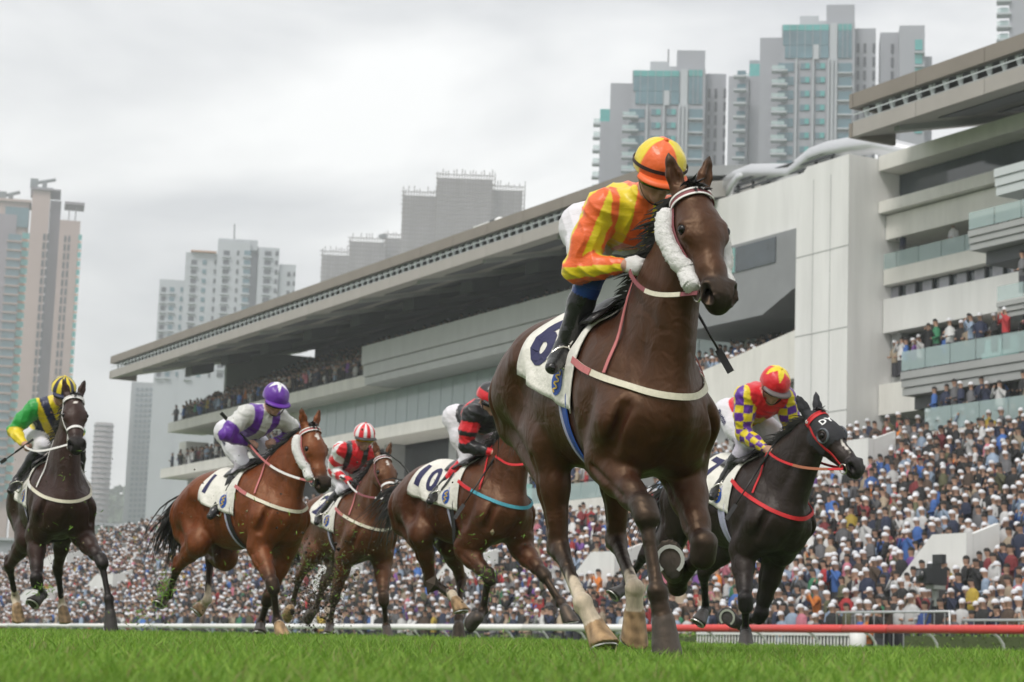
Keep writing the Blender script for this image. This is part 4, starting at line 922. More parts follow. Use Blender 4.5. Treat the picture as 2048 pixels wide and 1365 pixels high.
# ---------------------------------------------------------------- high-rise blocks behind the stands
M_BEIGE = mat('tower_beige', (.40, .31, .285), .8, noise=(.05, .1)); M_BEIGE2 = mat('tower_mauve', (.24, .215, .245), .8, noise=(.05, .1)); M_TWHITE = mat('tower_white', (.40, .425, .455), .8, noise=(.04, .1)); M_TGREY = mat('tower_grey', (.30, .31, .345), .8, noise=(.04, .08))
M_WIN = mat('window_blue', (.07, .16, .20), .15, noise=(.12, .5), spec=.8); M_WINT = mat('window_teal', (.05, .32, .31), .15, noise=(.1, .4), spec=.8); M_WIND = mat('window_dark', (.05, .055, .07), .3, noise=(.15, .5)); M_ORG = mat('spandrel_orange', (.42, .22, .12), .8); M_NET = mat('scaffold_net', (.36, .345, .36), .9, noise=(.25, .35), aniso_scale=(1, 1, .12)); M_BAMBOO = mat('scaffold_pole', (.20, .18, .17), .8)

class Tower:
    def __init__(s, name, label, px, Yd):
        s.Y = Yd; p = at(px, 1200, Yd); s.o = np.array([p[0], p[1], 0.]); s.r = unit(np.array([p[1], -p[0], 0])); s.f = unit(np.array([p[0], p[1], 0])); s.root = empty(name, label, 'building', loc=tuple(s.o))
        s.root.rotation_euler = (0, 0, math.atan2(s.r[1], s.r[0])); s.proto = {}
    def lx(s, px, py):
        d = at(px, py, 1.0); t = (s.o @ s.f) / (d @ s.f); return float((d * t - s.o) @ s.r)
    def lz(s, px, py):
        d = at(px, py, 1.0); t = (s.o @ s.f) / (d @ s.f); return float((d * t)[2])
    def X(s, px, ref=None): return s.lx(px, s.ref)
    def block(s, name, m, x0, x1, ytop, d0=0., d1=16., ybot=None, ref=None):
        """x0,x1 read at height ytop"""
        r = ytop + 20 if ref is None else ref; a, b = s.lx(x0, r), s.lx(x1, r); z1 = s.lz((x0 + x1) / 2, ytop); z0 = -2. if ybot is None else s.lz((x0 + x1) / 2, ybot)
        mb = MB(); mb.box(a, d0, z0, b, d1, z1); return mb.build(name, m, s.root)
    def win(s, key, m, w, h, x, y, z, dep=.25, frame=None, sub=None):
        """one window (or slab) as an object sharing mesh data: front at depth y"""
        if key not in s.proto:
            mb = MB(); mb.box(-w / 2, -dep, 0, w / 2, .05, h); s.proto[key] = mb.build(key.split(':')[0], m, s.root); o = s.proto[key]
        else: o = link_copy(s.proto[key], s.root)
        o.location = (x, y, z); return o
    def column(s, key, m, px, ref, wpx, hpx, y0, y1, pitch, d=0., dep=.25):
        k = s.Y / FPX; x = s.lx(px, ref); z1 = s.lz(px, y0); n_ = int((y1 - y0) / pitch)
        for i in range(n_ + 1): s.win(key, m, wpx * k, hpx * k, x, d, z1 - i * pitch * k - hpx * k, dep)

# beige tower, far left
T = Tower('residential_tower', 'tall beige and mauve residential tower at the far left with roof cranes', 70, 700)
T.block('left_wing', M_BEIGE, -40, 58, 402); T.block('core', M_BEIGE, 64, 100, 384, -2); T.block('core', M_BEIGE2, 100, 122, 400, 1.5); T.block('right_wing', M_BEIGE, 119, 160, 442, -.5); T.block('cornice', M_BEIGE2, 60, 121, 381, -3, 12, 384); T.block('cornice', M_BEIGE, -42, 62, 398, -1.2, 12, 403)
T.block('bay', M_BEIGE2, -4, 33, 430, -1.2, 0); T.block('penthouse_glass', M_WIN, 10, 57, 416, -1.0, 0, 455)
T.column('bay_window:a', M_WIN, 21, 600, 26, 12, 470, 1010, 18.2, -1.2, .3); T.column('balcony_slab:a', M_BEIGE, 21, 600, 30, 3, 483, 1010, 18.2, -1.2, 1.1); T.column('window:b', M_WINT, 44, 600, 17, 12, 466, 1010, 18.2, 0); T.column('spandrel:b', M_ORG, 44, 600, 17, 4, 479, 1010, 18.2, 0, .15)
T.column('window:c', M_WIND, 80, 600, 5, 13, 470, 1010, 18.2, -2); T.column('window:c2', M_WIND, 88, 600, 5, 13, 470, 1010, 18.2, -2); T.column('window:d', M_WIND, 122, 600, 4, 13, 472, 1010, 18.2, -.5); T.column('window:d', M_WIND, 130, 600, 4, 13, 472, 1010, 18.2, -.5); T.column('window:e', M_WINT, 152, 600, 7, 11, 470, 1010, 18.2, -.5); T.column('spandrel:e', M_ORG, 152, 600, 8, 3, 483, 1010, 18.2, -.5, .15)
k_ = 700 / FPX
T.block('roof_slab', M_BEIGE2, 128, 168, 408, -3, 8, 413); T.block('roof_post', M_BEIGE2, 137, 139, 412, 0, 1, 445); T.block('roof_post', M_BEIGE2, 150, 152, 412, 0, 1, 445)
def crane(T, x0, x1, y0, y1, ym):
    z = T.lz((x0 + x1) / 2, ym); a, b = T.lx(x0, y0), T.lx(x1, y1); mb = MB(); mb.tube([((a + b) / 2, 4, z - 3), ((a + b) / 2, 4, T.lz(x0, (y0 + y1) / 2))], .8, 8); mb.tube([(a, 4, T.lz(x0, y0)), (b, 4, T.lz(x1, y1))], .6, 8); mb.box(a - 1.2, 3, T.lz(x0, y0) - 1.5, a + 1.4, 5, T.lz(x0, y0) + 1.5); mb.tube([((a + b) / 2 - 3, 4, z - 1), ((a + b) / 2 + 3, 4, z - 1)], 1.3, 10); mb.build('roof_crane', mat('crane_grey', (.16, .18, .19), .6), T.root)
crane(T, 68, 112, 362, 355, 372); crane(T, 4, 40, 388, 380, 396)

# white and blue-grey tower
T = Tower('residential_tower', 'stepped white apartment tower rising behind the left end of the long roof', 455, 680)
for (a, b, y, d, m) in ((318, 371, 560, 0, M_TWHITE), (371, 435, 508, -1.5, M_TWHITE), (435, 500, 486, -3, M_TWHITE), (500, 517, 492, 1.2, M_TGREY), (517, 558, 498, -2, M_TWHITE), (558, 591, 530, -.5, M_TWHITE)): T.block('wing', m, a, b, y, d)
T.block('crown', M_TWHITE, 436, 515, 480, -1, 10, 500); T.block('crown_window', M_WIND, 466, 486, 484, -1.2, -1, 490); T.block('canopy', M_ORG, 381, 432, 505, -3, 5, 508)
for i, (x, w, d, m) in enumerate(((325, 9, 0, M_WIND), (342, 9, 0, M_WIN), (361, 5, 0, M_WIN), (383, 11, -1.5, M_WIND), (404, 8, -1.5, M_WIN), (426, 5, -1.5, M_WIND), (447, 12, -3, M_WIND), (470, 4, -3, M_WIND), (489, 13, -3, M_WIN), (530, 13, -2, M_WIND), (548, 5, -2, M_WIND), (574, 6, -.5, M_WIND), (585, 4, -.5, M_WIND))):
    y0 = 575 if x < 371 else (522 if x < 435 else (505 if x < 558 else 545)); T.column('window:%d' % i, m, x, 620, w, 9, y0, 760, 19.2, d)
    if w > 8: T.column('balcony:%d' % i, M_TWHITE, x, 620, w + 4, 3, y0 + 11, 765, 19.2, d, 1.0)
mb = MB(); mb.tube([(T.lx(469, 470), 3, T.lz(469, 482)), (T.lx(469, 450), 3, T.lz(469, 445))], .2, 5); mb.build('mast', M_FRAME, T.root)

# gridded block below it
T = Tower('apartment_block', 'pale gridded apartment block under the left end of the long roof', 330, 760)
T.block('slab', M_TWHITE, 262, 310, 765, 0); T.block('slab', M_TGREY, 310, 322, 762, 1.5); T.block('slab', M_TWHITE, 322, 365, 760, -1); T.block('slab', M_TWHITE, 365, 440, 775, .5)
for i, x in enumerate((268, 277, 286, 295, 304)): T.column('window:%d' % i, mat('window_pale', (.20, .25, .29), .3), x, 900, 6, 6, 776, 1060, 10.6, 0)
for i, (x, w) in enumerate(((328, 9), (350, 7), (372, 8), (392, 7), (412, 8), (430, 7))): T.column('window:w%d' % i, M_WIND, x, 900, w, 10, 778, 1060, 18.4, -1 if x < 365 else .5)
# round block
T = Tower('round_tower', 'grey cylindrical tower block behind the left horse', 205, 800)
a, b = T.lx(186, 900), T.lx(224, 900); mb = MB(); c0 = (a + b) / 2; R_ = (b - a) / 2; mb.tube([(c0, R_, -2), (c0, R_, T.lz(205, 845))], R_, 28); mb.build('drum', mat('round_grey', (.26, .24, .25), .8, noise=(.05, .1)), T.root, True)
for i in range(20):
    z = T.lz(205, 850 + i * 10.5); mb = MB(); mb.tube([(c0, R_, z - .35), (c0, R_, z)], R_ + .35, 28); mb.build('floor_band', M_TGREY, T.root, True)
# scaffolded towers
def scaffold(label, px, Yd, boxes, ybot):
    T = Tower('scaffolded_tower', label, px, Yd); k = Yd / FPX; g = np.random.default_rng(int(px))
    for (a, b, y, d) in boxes:
        T.block('netted_wall', M_NET, a, b, y + 6, d); mb = MB(); r = (y + ybot) / 2
        for x in np.arange(a - 3, b + 4, 5.5):
            xx = T.lx(x, r); mb.box(xx - .2, d - 1.5, T.lz(x, ybot), xx + .2, d - 1.3, T.lz(x, y - g.uniform(-2, 13)))
        for yy in np.arange(y, ybot, 8.5):
            z = T.lz((a + b) / 2, yy); mb.box(T.lx(a - g.uniform(2, 6), yy), d - 1.6, z - .2, T.lx(b + g.uniform(2, 6), yy), d - 1.4, z + .2)
        for x in (a - 2, b + 2):
            for dd in np.arange(d, d + 15, 3.0): xx = T.lx(x, r); mb.box(xx - .09, dd, T.lz(x, ybot), xx + .09, dd + .2, T.lz(x, y - g.uniform(0, 10)))
        mb.build('scaffolding', M_BAMBOO, T.root)
scaffold('tower block wrapped in scaffolding and netting above the long roof', 925, 900, [(806, 874, 386, 0), (874, 984, 354, -2), (984, 1045, 374, 1)], 560)
scaffold('lower tower block wrapped in scaffolding left of the taller one', 725, 940, [(645, 700, 505, 0), (700, 770, 480, -2), (770, 806, 470, 1)], 620)

# glass and white twin towers
def glass_tower(label, px, Yd, dx, dy, pitch, nf, right):
    T = Tower('residential_tower', label, px, Yd); X = lambda q: 1160 + q / 3.25 + dx; Yp = lambda q: q / 3.25 + dy; B = lambda n_, m, a, b, y, d0, d1=18., yb=None: T.block(n_, m, X(a), X(b), Yp(y), d0, d1, None if yb is None else Yp(yb))
    B('wing', M_TGREY, 195, 338, 510, 4); B('wing', M_TGREY, 125, 195, 745, 6); B('wing_glass', M_WINT, 125, 192, 660, 6.5, 12, 742); B('core', M_TGREY, 340, 655, 462, 0); B('core', M_TWHITE, 655, 700, 455, -.6); B('core', M_TGREY, 700, 815, 445, 0); B('right_wing', M_TGREY, 815, 955, 440, 5)
    B('crown', M_TWHITE, 455, 580, 368, 4, 14, 460); B('crown', M_TGREY, 630, 815, 312, 2, 14, 450); B('crown_link', M_TWHITE, 580, 632, 400, 4, 12, 455)
    B('curtain_glass', M_WINT, 348, 645, 462, -.25, 0, 500); B('curtain_glass', M_WIN, 348, 645, 503, -.25, 0, 595); B('curtain_glass', M_WIN, 360, 645, 598, -.3, 0, 680); B('curtain_glass', M_WINT, 706, 795, 458, -.25, 0, 500); B('curtain_glass', M_WIN, 706, 795, 503, -.25, 0, 680)
    for q in (392, 440, 490, 540, 590): B('mullion', M_TGREY, q, q + 3, 463, -.5, -.24, 680)
    for q in (735, 765): B('mullion', M_TGREY, q, q + 3, 459, -.5, -.24, 680)
    B('panel', M_TWHITE, 545, 580, 595, -.6, -.3, 690)
    for q in (430, 540, 640, 665, 690): B('fin', M_TWHITE, q, q + 9, 688, -1.3, -.02)
    pw = lambda q: q / 3.25; kk = T.Y / FPX
    for i, (q, w, h, d, m) in enumerate(((365, 105, 58, 0, M_WIN), (490, 62, 42, 0, M_WIN), (590, 62, 42, 0, M_WIN), (748, 92, 62, 0, M_WIN))):
        T.column('window:%d' % i, m, X(q), Yp(900), pw(w), pw(h), Yp(712), Yp(712) + nf * pitch, pitch, d)
    T.column('sash:2', M_WINT, X(605), Yp(900), pw(30), pw(36), Yp(714), Yp(714) + nf * pitch, pitch, -.26, .1); T.column('sash:1', M_WINT, X(505), Yp(900), pw(28), pw(36), Yp(714), Yp(714) + nf * pitch, pitch, -.26, .1)
    T.column('balcony_slab:0', M_TWHITE, X(325), Yp(900), pw(105), pw(12), Yp(770), Yp(770) + nf * pitch, pitch, 0, 2.4); T.column('balustrade:0', M_BAL, X(318), Yp(900), pw(88), pw(24), Yp(745), Yp(745) + nf * pitch, pitch, -2.3, .1)
    T.column('balcony_slab:3', M_TWHITE, X(748), Yp(900), pw(100), pw(10), Yp(775), Yp(775) + nf * pitch, pitch, 0, .9); T.column('balcony_slab:l', M_TWHITE, X(100), Yp(1000), pw(58), pw(12), Yp(750), Yp(750) + (nf - 1) * pitch, pitch, 9, 2.4); T.column('balustrade:l', M_BAL, X(98), Yp(1000), pw(46), pw(30), Yp(720), Yp(720) + (nf - 1) * pitch, pitch, 6.9, .1)
    for i, q in enumerate((836, 880, 940)): T.column('window:r%d' % i, M_WIND, X(q), Yp(900), pw(18), pw(62), Yp(540), Yp(540) + (nf + 2) * pitch, pitch, 5)
    if right:
        for (a, b, y, d) in right: T.block('rear_block', M_TGREY, a, b, y, d)
        return T
    return T
T = glass_tower('white tower with teal glass top floors, the left of two behind the jockey\'s cap', 1320, 450, 0, 0, 28.3, 9, None)
mb = MB(); mb.tube([(T.lx(1337, 120), 8, T.lz(1337, 125)), (T.lx(1337, 90), 8, T.lz(1337, 78))], .15, 5); mb.build('mast', M_FRAME, T.root)
T = glass_tower('taller white tower with teal glass top floors, beside the right stand', 1640, 440, 299, -92, 29.5, 12, [(1762, 1800, 46, 7), (1800, 1851, 43, 3), (1851, 1868, 92, 8)])
T.column('window:x', M_WIND, 1786, 200, 6, 20, 70, 260, 29.5, 7); T.column('window:y', M_WINT, 1838, 200, 15, 22, 72, 250, 29.5, 3); T.column('balcony_slab:y', M_TWHITE, 1840, 200, 20, 3, 98, 260, 29.5, 3, 1.2)
T.block('bay_stack', M_TGREY, 1496, 1516, 100, 8)
T.column('balcony_slab:m', M_TWHITE, 1478, 250, 26, 4, 150, 380, 29, 2, 2); T.column('window:m', M_WIN, 1480, 250, 18, 16, 132, 380, 29, 4); T.block('rear_block', M_TGREY, 1455, 1496, 140, 5)
T = Tower('residential_tower', 'corner of a pale tower with rounded balconies at the top right', 2040, 440)
T.block('slab', M_TGREY, 2018, 2110, -160, 0); T.column('balcony_slab:0', M_TWHITE, 2008, 20, 30, 4, 2, 120, 28, 2, 3); T.column('balustrade:0', M_BAL, 2006, 20, 24, 10, -9, 120, 28, 0, .1); T.column('window:0', M_WIN, 2008, 20, 16, 18, -18, 120, 28, 3)

# hazy wooded hill and low buildings far left
def hill():
    g = np.random.default_rng(4); c = at(235, 1200, 1150); n1_ = 40; V = []; Fq = []
    for i in range(n1_ + 1):
        for j in range(13):
            x = -75 + 150 * i / n1_; y = -60 + 120 * j / 12; z = 88 * math.exp(-((x + 0) / 42) ** 2) * math.exp(-(y / 55) ** 2) * (1 + .06 * math.sin(x * .5)) - 3; V.append((c[0] + x, c[1] + y, z))
    Fq = [(i * 13 + j, (i + 1) * 13 + j, (i + 1) * 13 + j + 1, i * 13 + j + 1) for i in range(n1_) for j in range(12)]
    o = mesh_obj('hill', V, Fq, mat('hill_green', (.05, .075, .045), .9, noise=(.05, .4))); tag(o, None, None, kind='structure')
    n_ = 2600; a = g.uniform(-70, 70, n_); b = g.uniform(-58, 20, n_); z = 88 * np.exp(-(a / 42) ** 2) * np.exp(-(b / 55) ** 2) - 3
    p = np.stack([c[0] + a, c[1] + b, z + g.uniform(0, 3, n_)], 1); r = g.uniform(1.0, 2.6, n_)[:, None]; u_ = g.normal(0, 1, (n_, 3)); u_ /= np.linalg.norm(u_, axis=1)[:, None]; w_ = np.cross(u_, g.normal(0, 1, (n_, 3))); w_ /= np.linalg.norm(w_, axis=1)[:, None]
    o = mesh_obj('distant_wood', np.stack([p - u_ * r, p + w_ * r, p + u_ * r, p - w_ * r], 1).reshape(-1, 3), np.arange(n_ * 4).reshape(-1, 4), M_LEAF, None, False, np.repeat(C_(.05, .075, .04) * g.uniform(.6, 1.4, (n_, 1)), 4, 0)); tag(o, 'hazy wooded hillside between the far left towers', 'wood', kind='stuff')
hill()
T = Tower('low_building', 'long low pale green building beyond the far left terrace', 180, 420)
T.block('wall', mat('pale_green', (.34, .42, .40), .8, noise=(.1, .1)), 60, 330, 1052, 0, 10); T.block('roof_band', M_TGREY, 56, 334, 1046, -1, 11, 1052)
for i, x in enumerate(range(80, 320, 24)): T.column('window:0', M_WIN, x, 1080, 12, 10, 1062, 1070, 40, 0)
T = Tower('low_building', 'grey low building at the left edge behind the left horse', 40, 330)
T.block('wall', M_TGREY, -60, 150, 1082, 0, 10); T.block('parapet', M_TWHITE, -62, 152, 1078, -.6, 10.5, 1083)
# ---------------------------------------------------------------- riders
M_SILK = mat('racing_silks', attr=True, rough=.38, noise=(30, .05), bump=(18, .32, .025), sheen=.15, aniso_scale=(1., .5, 1.5))
M_CAP = mat('cap_silk', attr=True, rough=.36, bump=(22, .35, .02), sheen=.2)
SKIN = C_(.42, .235, .165); BREECH = C_(.66, .65, .69); BOOT = C_(.010, .010, .011)

_a = [q for q in M_SILK.node_tree.nodes if q.type == 'ATTRIBUTE'][0]; M_SILK.node_tree.links.new(_a.outputs['Alpha'], M_SILK.node_tree.nodes['Principled BSDF'].inputs['Roughness'])
def rider(key, cfg, Fh, Hh):
    p = HP[key]; h = cfg.get('rh', .0095); R = {n: np.array(q) + OO for n, q in p['rider'].items()}
    allp = np.array(list(R.values())); F = Field(allp.min(0) - .19, allp.max(0) + .24, h); c = F.cone
    pel = (R['hR'] + R['hL']) / 2; ch = (R['sR'] + R['sL']) / 2; s = unit(ch - pel); ly = unit(R['sL'] - R['sR']); ly = unit(ly - (ly @ s) * s); back = np.cross(s, ly)
    c(pel + s * .04 + back * .01, ch - s * .10, .118, .142, .05, lat=ly, q=1.12, tg='silk'); c(ch - s * .14 + back * .03, ch - s * .03, .125, .105, .05, lat=ly, q=1.25, tg='silk')
    c(ch - s * .16 - back * .04, ch - s * .06 - back * .05, .10, .095, .05, lat=ly, q=1.25, tg='silk')
    c(lerp(R['sR'], R['sL'], .12), lerp(R['sR'], R['sL'], .88), .082, .082, .05, tg='silk'); c(ch - back * 0, R['nk'] + unit(R['hd'] - R['nk']) * .03, .085, .068, .05, tg='silk')
    c(R['hR'], R['hL'], .108, .108, .05, tg='breech'); c(pel - s * .03 - back * .01, pel + s * .05, .115, .118, .04, lat=ly, q=1.15, tg='breech')
    fwd = np.array([1., 0, 0])
    for sd, S in ((-1, 'R'), (1, 'L')):
        hp, k, a, t = (R[x + S] for x in 'hkat'); sh, e, w = (R[x + S] for x in 'sew')
        F.chain([hp, lerp(hp, k, .5), k], [.108, .092, .066], k=.05, tg='breech'); F.chain([k, lerp(k, a, .22)], [.064, .058], k=.03, tg='breech')
        F.chain([lerp(k, a, .2), lerp(k, a, .42), lerp(k, a, .8), a], [.060, .062, .046, .043], k=.02, tg='boot')
        fd = unit(t - a); sole = unit(np.cross(np.cross(a - k, fd), fd)); sole = sole if sole @ (a - k) > 0 else -sole
        c(a + sole * .02, a - fd * .035 + sole * .035, .04, .032, .02, tg='boot'); F.chain([a, lerp(a, t, .5) + sole * .02, t + sole * .02], [.043, .038, .03], k=.02, lat=np.cross(fd, sole), q=1.1, tg='boot')
        F.chain([sh, lerp(sh, e, .55), e], [.080, .073, .060], k=.045, tg='sleeve' + S); F.chain([e, lerp(e, w, .45), lerp(e, w, .93)], [.060, .054, .039], k=.03, tg='sleeve' + S)
        hk = 'glove' if 'glove' in cfg else 'skin'; d = unit(w - e); hd_ = unit(d * .7 + unit(np.array([1, 0, -.3])) * .6); c(lerp(e, w, .92), w + hd_ * .02, .028, .026, .01, tg='skin')
        tz = unit(np.array([0, 0, 1.]) - hd_[2] * hd_); cu = np.cross(hd_, tz); cu = cu if cu[1] * sd < 0 else -cu
        c(w + hd_ * .025, w + hd_ * .080, .030, .036, .012, lat=cu, q=.55, tg=hk)
        for i in range(4):
            b0 = w + hd_ * (.083 - .004 * abs(i - 1)) + tz * (.029 - .0195 * i); L = (1, 1.08, 1.0, .82)[i]
            q1 = b0 + (hd_ * .024 + cu * .014) * L; q2 = q1 + (cu * .026 - hd_ * .008) * L; q3 = q2 - hd_ * .020 * L + cu * .002
            F.chain([b0, q1, q2, q3], [.0105, .0102, .0096, .0085], k=.005, tg=hk)
        b0 = w + hd_ * .032 + tz * .026; F.chain([b0, b0 + hd_ * .030 + tz * .012 + cu * .014, b0 + hd_ * .055 + tz * .006 + cu * .024], [.013, .0115, .009], k=.008, tg=hk)
    # head
    lk = cfg.get('look', (.90, 0, -.42)); hf = unit(lk); hl = unit(np.cross([0, 0, 1.], hf)); hu = np.cross(hf, hl); o = R['hd']
    g = lambda f, l, u: o + hf * f + hl * l + hu * u; kw = dict(tg='skin')
    c(g(-.012, 0, .02), g(.012, 0, .02), .090, .088, .03, lat=hl, q=.88, **kw); c(g(.03, 0, -.02), g(.045, 0, -.09), .070, .036, .03, lat=hl, q=.92, **kw)
    c(g(.055, 0, -.10), g(.062, 0, -.104), .026, .022, .015, **kw); c(g(.088, 0, -.012), g(.106, 0, -.045), .011, .015, .012, **kw); c(g(.066, 0, .012), g(.07, 0, .012), .034, .03, .02, lat=hl, q=1.6, **kw)
    c(g(.083, 0, -.074), g(.085, 0, -.074), .013, .013, .01, lat=hl, q=1.8, **kw); c(g(.083, 0, -.087), g(.084, 0, -.087), .012, .012, .008, lat=hl, q=1.5, **kw)
    for sd in (-1, 1):
        c(g(.055, sd * .038, -.04), g(.03, sd * .055, -.045), .03, .028, .02, **kw); c(g(.086, sd * .033, -.008), g(.086, sd * .03, -.008), .014, .014, .01, carve=True)
        c(g(-.005, sd * .086, -.005), g(-.012, sd * .084, -.035), .018, .013, .01, lat=hl, q=.5, **kw); c(g(.096, sd * .011, -.050), g(.094, sd * .012, -.052), .010, .010, .008, **kw)
        c(g(.105, sd * .030, -.0805), g(.105, -sd * .03, -.0805), .0095, .0095, .004, carve=True) if sd > 0 else None
    c(R['nk'], g(-.015, 0, -.06), .056, .052, .03, **kw)
    V, Q = F.mesh(); dt, tg = F.tags(V)
    col = np.tile(BREECH, (len(V), 1))
    col[tg == 'skin'] = SKIN; col[tg == 'glove'] = cfg.get('glove', SKIN)
    X = lambda a: V @ a
    for S in 'RL':
        _, q = leg_param(V, np.array([R['k' + S], R['a' + S], R['t' + S]])); bm = tg == 'boot'; nr = bm & (np.linalg.norm(V - R['k' + S], axis=1) < .62) & ((V[:, 1] * (-1 if S == 'R' else 1)) > 0)
        col[nr] = BOOT
        if 'boot_top' in cfg: col[nr & (q < cfg.get('boot_q', .45))] = cfg['boot_top']
        if 'sock' in cfg: m = (np.abs(V[:, 1]) > 0) & ((V[:, 1] * (-1 if S == 'R' else 1)) > 0) & ((tg == 'breech') & (q > .02) | bm & (q < .30)) & (np.linalg.norm(V - lerp(R['k' + S], R['a' + S], .15), axis=1) < .13) & (q > .02); col[m] = cfg['sock']
    # silks: body coordinates a along the spine, b across, d towards the back; sleeve coordinates q along, w around
    a = (V - pel) @ s / np.linalg.norm(ch - pel); b = (V - pel) @ ly; dd = (V - pel) @ back
    bt = tg == 'silk'; col[bt] = cfg['silk'](a, b, dd)[bt]
    for S in 'RL':
        m = tg == 'sleeve' + S; P = np.array([R['s' + S], R['e' + S], R['w' + S]]); _, q = leg_param(V, P)
        w = np.zeros(len(V))
        for seg in (0, 1):
            ax = unit(P[seg + 1] - P[seg]); rf = unit(np.array([0, 1., 0]) - ax[1] * ax); r2 = np.cross(ax, rf); bend = V - P[seg]; ww = np.arctan2(bend @ r2, bend @ rf); sel = (q >= 1) == bool(seg); w[sel] = ww[sel]
        col[m] = cfg['sleeve'](q, w, a, b)[m]
    # cloth ripples on silks and breeches
    dep = np.where(bt | (tg == 'sleeveR') | (tg == 'sleeveL'), .0030, np.where(tg == 'breech', .0018, 0))
    wav = 1.1 - 2.2 * np.abs(np.sin(V @ np.array([24., 30, 17]) + 1.8 * np.sin(V @ np.array([13., -17, 22])))) ** .6 + .5 * np.sin(V @ np.array([47., 21, 33]) + 2 * np.sin(V @ np.array([18., 30, -22]))) * .6 + np.sin(V @ np.array([-38., 52, 61]) + 1.5 * np.sin(V @ np.array([25., -20, 31]))) * .5
    V2 = V + F.grad(V) * (dep * wav)[:, None]
    rgh = np.select([tg == 'boot', tg == 'breech', (tg == 'skin') | (tg == 'glove')], [.24, .8, .55], .40).astype(np.float32)
    root = empty('jockey', cfg['jlabel'], 'person', 'jockeys riding the racehorses', mat=pose_matrix(p))
    mesh_obj('body', V2, Q, M_SILK, root, True, np.concatenate([col, rgh[:, None]], 1))
    # cap with peak
    n1, n2 = 64, 26; vv = []; cc = []
    for i in range(n2 + 1):
        el = math.radians(-14 + 104 * i / n2)
        for j in range(n1):
            az = 2 * math.pi * j / n1; r = .118 * (1 + .012 * math.sin(az * 4 + el * 7) + .008 * math.sin(az * 9))
            vv.append(g(r * 1.13 * math.cos(el) * math.cos(az) - .008, r * .98 * math.cos(el) * math.sin(az), r * 1.03 * math.sin(el) + .032)); cc.append(cfg['cap'](az if az < math.pi else az - 2 * math.pi, math.degrees(el)))
    ff = [(i * n1 + j, i * n1 + (j + 1) % n1, (i + 1) * n1 + (j + 1) % n1, (i + 1) * n1 + j) for i in range(n2) for j in range(n1)] + [tuple(range(n1))[::-1]]
    cap = mesh_obj('helmet', vv, ff, M_CAP, root, True, np.array(cc))
    pk = []; 
    for i, (rr, dz) in enumerate(((.118, .004), (.140, .0), (.165, -.012), (.162, -.018), (.118, -.006))):
        for az in np.linspace(-1.15, 1.15, 17): k_ = math.cos(az * 1.3) ** .5 if abs(az * 1.3) < 1.57 else 0; r_ = .118 + (rr - .118) * k_; pk.append(g(r_ * 1.12 * math.cos(az) - .008, r_ * .99 * math.sin(az), .010 + dz))
    pf = [(i * 17 + j, i * 17 + j + 1, (i + 1) * 17 + j + 1, (i + 1) * 17 + j) for i in range(4) for j in range(16)]
    mesh_obj('peak', pk, pf, mat('peak_' + key, tuple(cfg['peak']), .5), cap, True)
    if 'band' in cfg:
        az = np.linspace(0, 2 * math.pi, 49); P = np.stack([g(.1375 * math.cos(x_) - .008, .1195 * math.sin(x_), .040 + .006 * math.cos(x_)) for x_ in az]); N = np.stack([hf * math.cos(x_) + hl * math.sin(x_) for x_ in az])
        v, f = ribbon(P, N, .016, .003); mesh_obj('cap_band', v, f, mat('cap_band', (.03, .012, .012), .6), cap)
    v, f = tube([g(0, 0, .150), g(0, 0, .158), g(0, 0, .163)], [.012, .011, .004], 10); mesh_obj('button', v, f, mat('button_' + key, tuple(cfg['cap'](0, 89)), .5), cap, True)
    # goggles and chin strap
    az = np.linspace(-1.25, 1.25, 21); P = np.stack([g(.112 * math.cos(x_) , .098 * math.sin(x_), -.012) for x_ in az]); N = np.stack([hf * math.cos(x_) + hl * math.sin(x_) for x_ in az])
    v, f = ribbon(P, N, .044, .006); gl = mesh_obj('goggles', v, f, cfg.get('lens', M_LENS), root, True)
    v, f = ribbon(P, N, .052, .003); mesh_obj('goggle_frame', v, f, M_LEATHER, gl, True)
    P = np.stack([g(.012 + .05 * math.sin(x_) ** 2 * 0 + .055 * (math.sin(x_)), .094 * math.cos(x_), -.01 - .118 * math.sin(x_)) for x_ in np.linspace(0, math.pi, 21)]); N = np.stack([hl * math.cos(x_) - hu * math.sin(x_) for x_ in np.linspace(0, math.pi, 21)])
    v, f = ribbon(P, N, .014, .003); mesh_obj('chin_strap', v, f, M_LEATHER, cap)
    if 'name' in cfg:
        hp, k = R['hR'], R['kR']; gv, gf = glyphs(cfg['name']); gv = gv / gv[:, 0].max(); ax = unit(k - hp); lo = cfg.get('name_t', (.08, .45)); L = np.linalg.norm(k - hp)
        o_ = np.stack([hp + ax * L * (lo[0] + (lo[1] - lo[0]) * x_) for x_ in gv[:, 0]]); upv = np.cross(ax, [0, -1, 0]); upv = upv if upv[2] > 0 else -upv
        P, N = F.hit(o_, np.array([0, -1., 0]) + upv * ((gv[:, 1] - .02) * 1.9)[:, None] * 1.0, .2, .006)
        mesh_obj('breeches_lettering', P, gf, M_NAVY, root)
    return F, R, root
HORSES = 'ABSKDG'
ORA = C_(.80, .13, .025); YEL = C_(.72, .56, .012); PUR = C_(.11, .018, .30); GRY = C_(.55, .55, .53); RED = C_(.62, .008, .018); WHI = C_(.74, .74, .74); BLK = C_(.010, .010, .012); NAV = C_(.010, .014, .055); GRN = C_(.015, .30, .045)
def pick(m, x, y): return np.where(np.asarray(m)[:, None], x, y)
def star(th, r, n=5, r0=.5): return r < r0 * (.55 + .45 * np.abs(((th * n / (2 * math.pi)) % 1) * 2 - 1) ** 1.0)

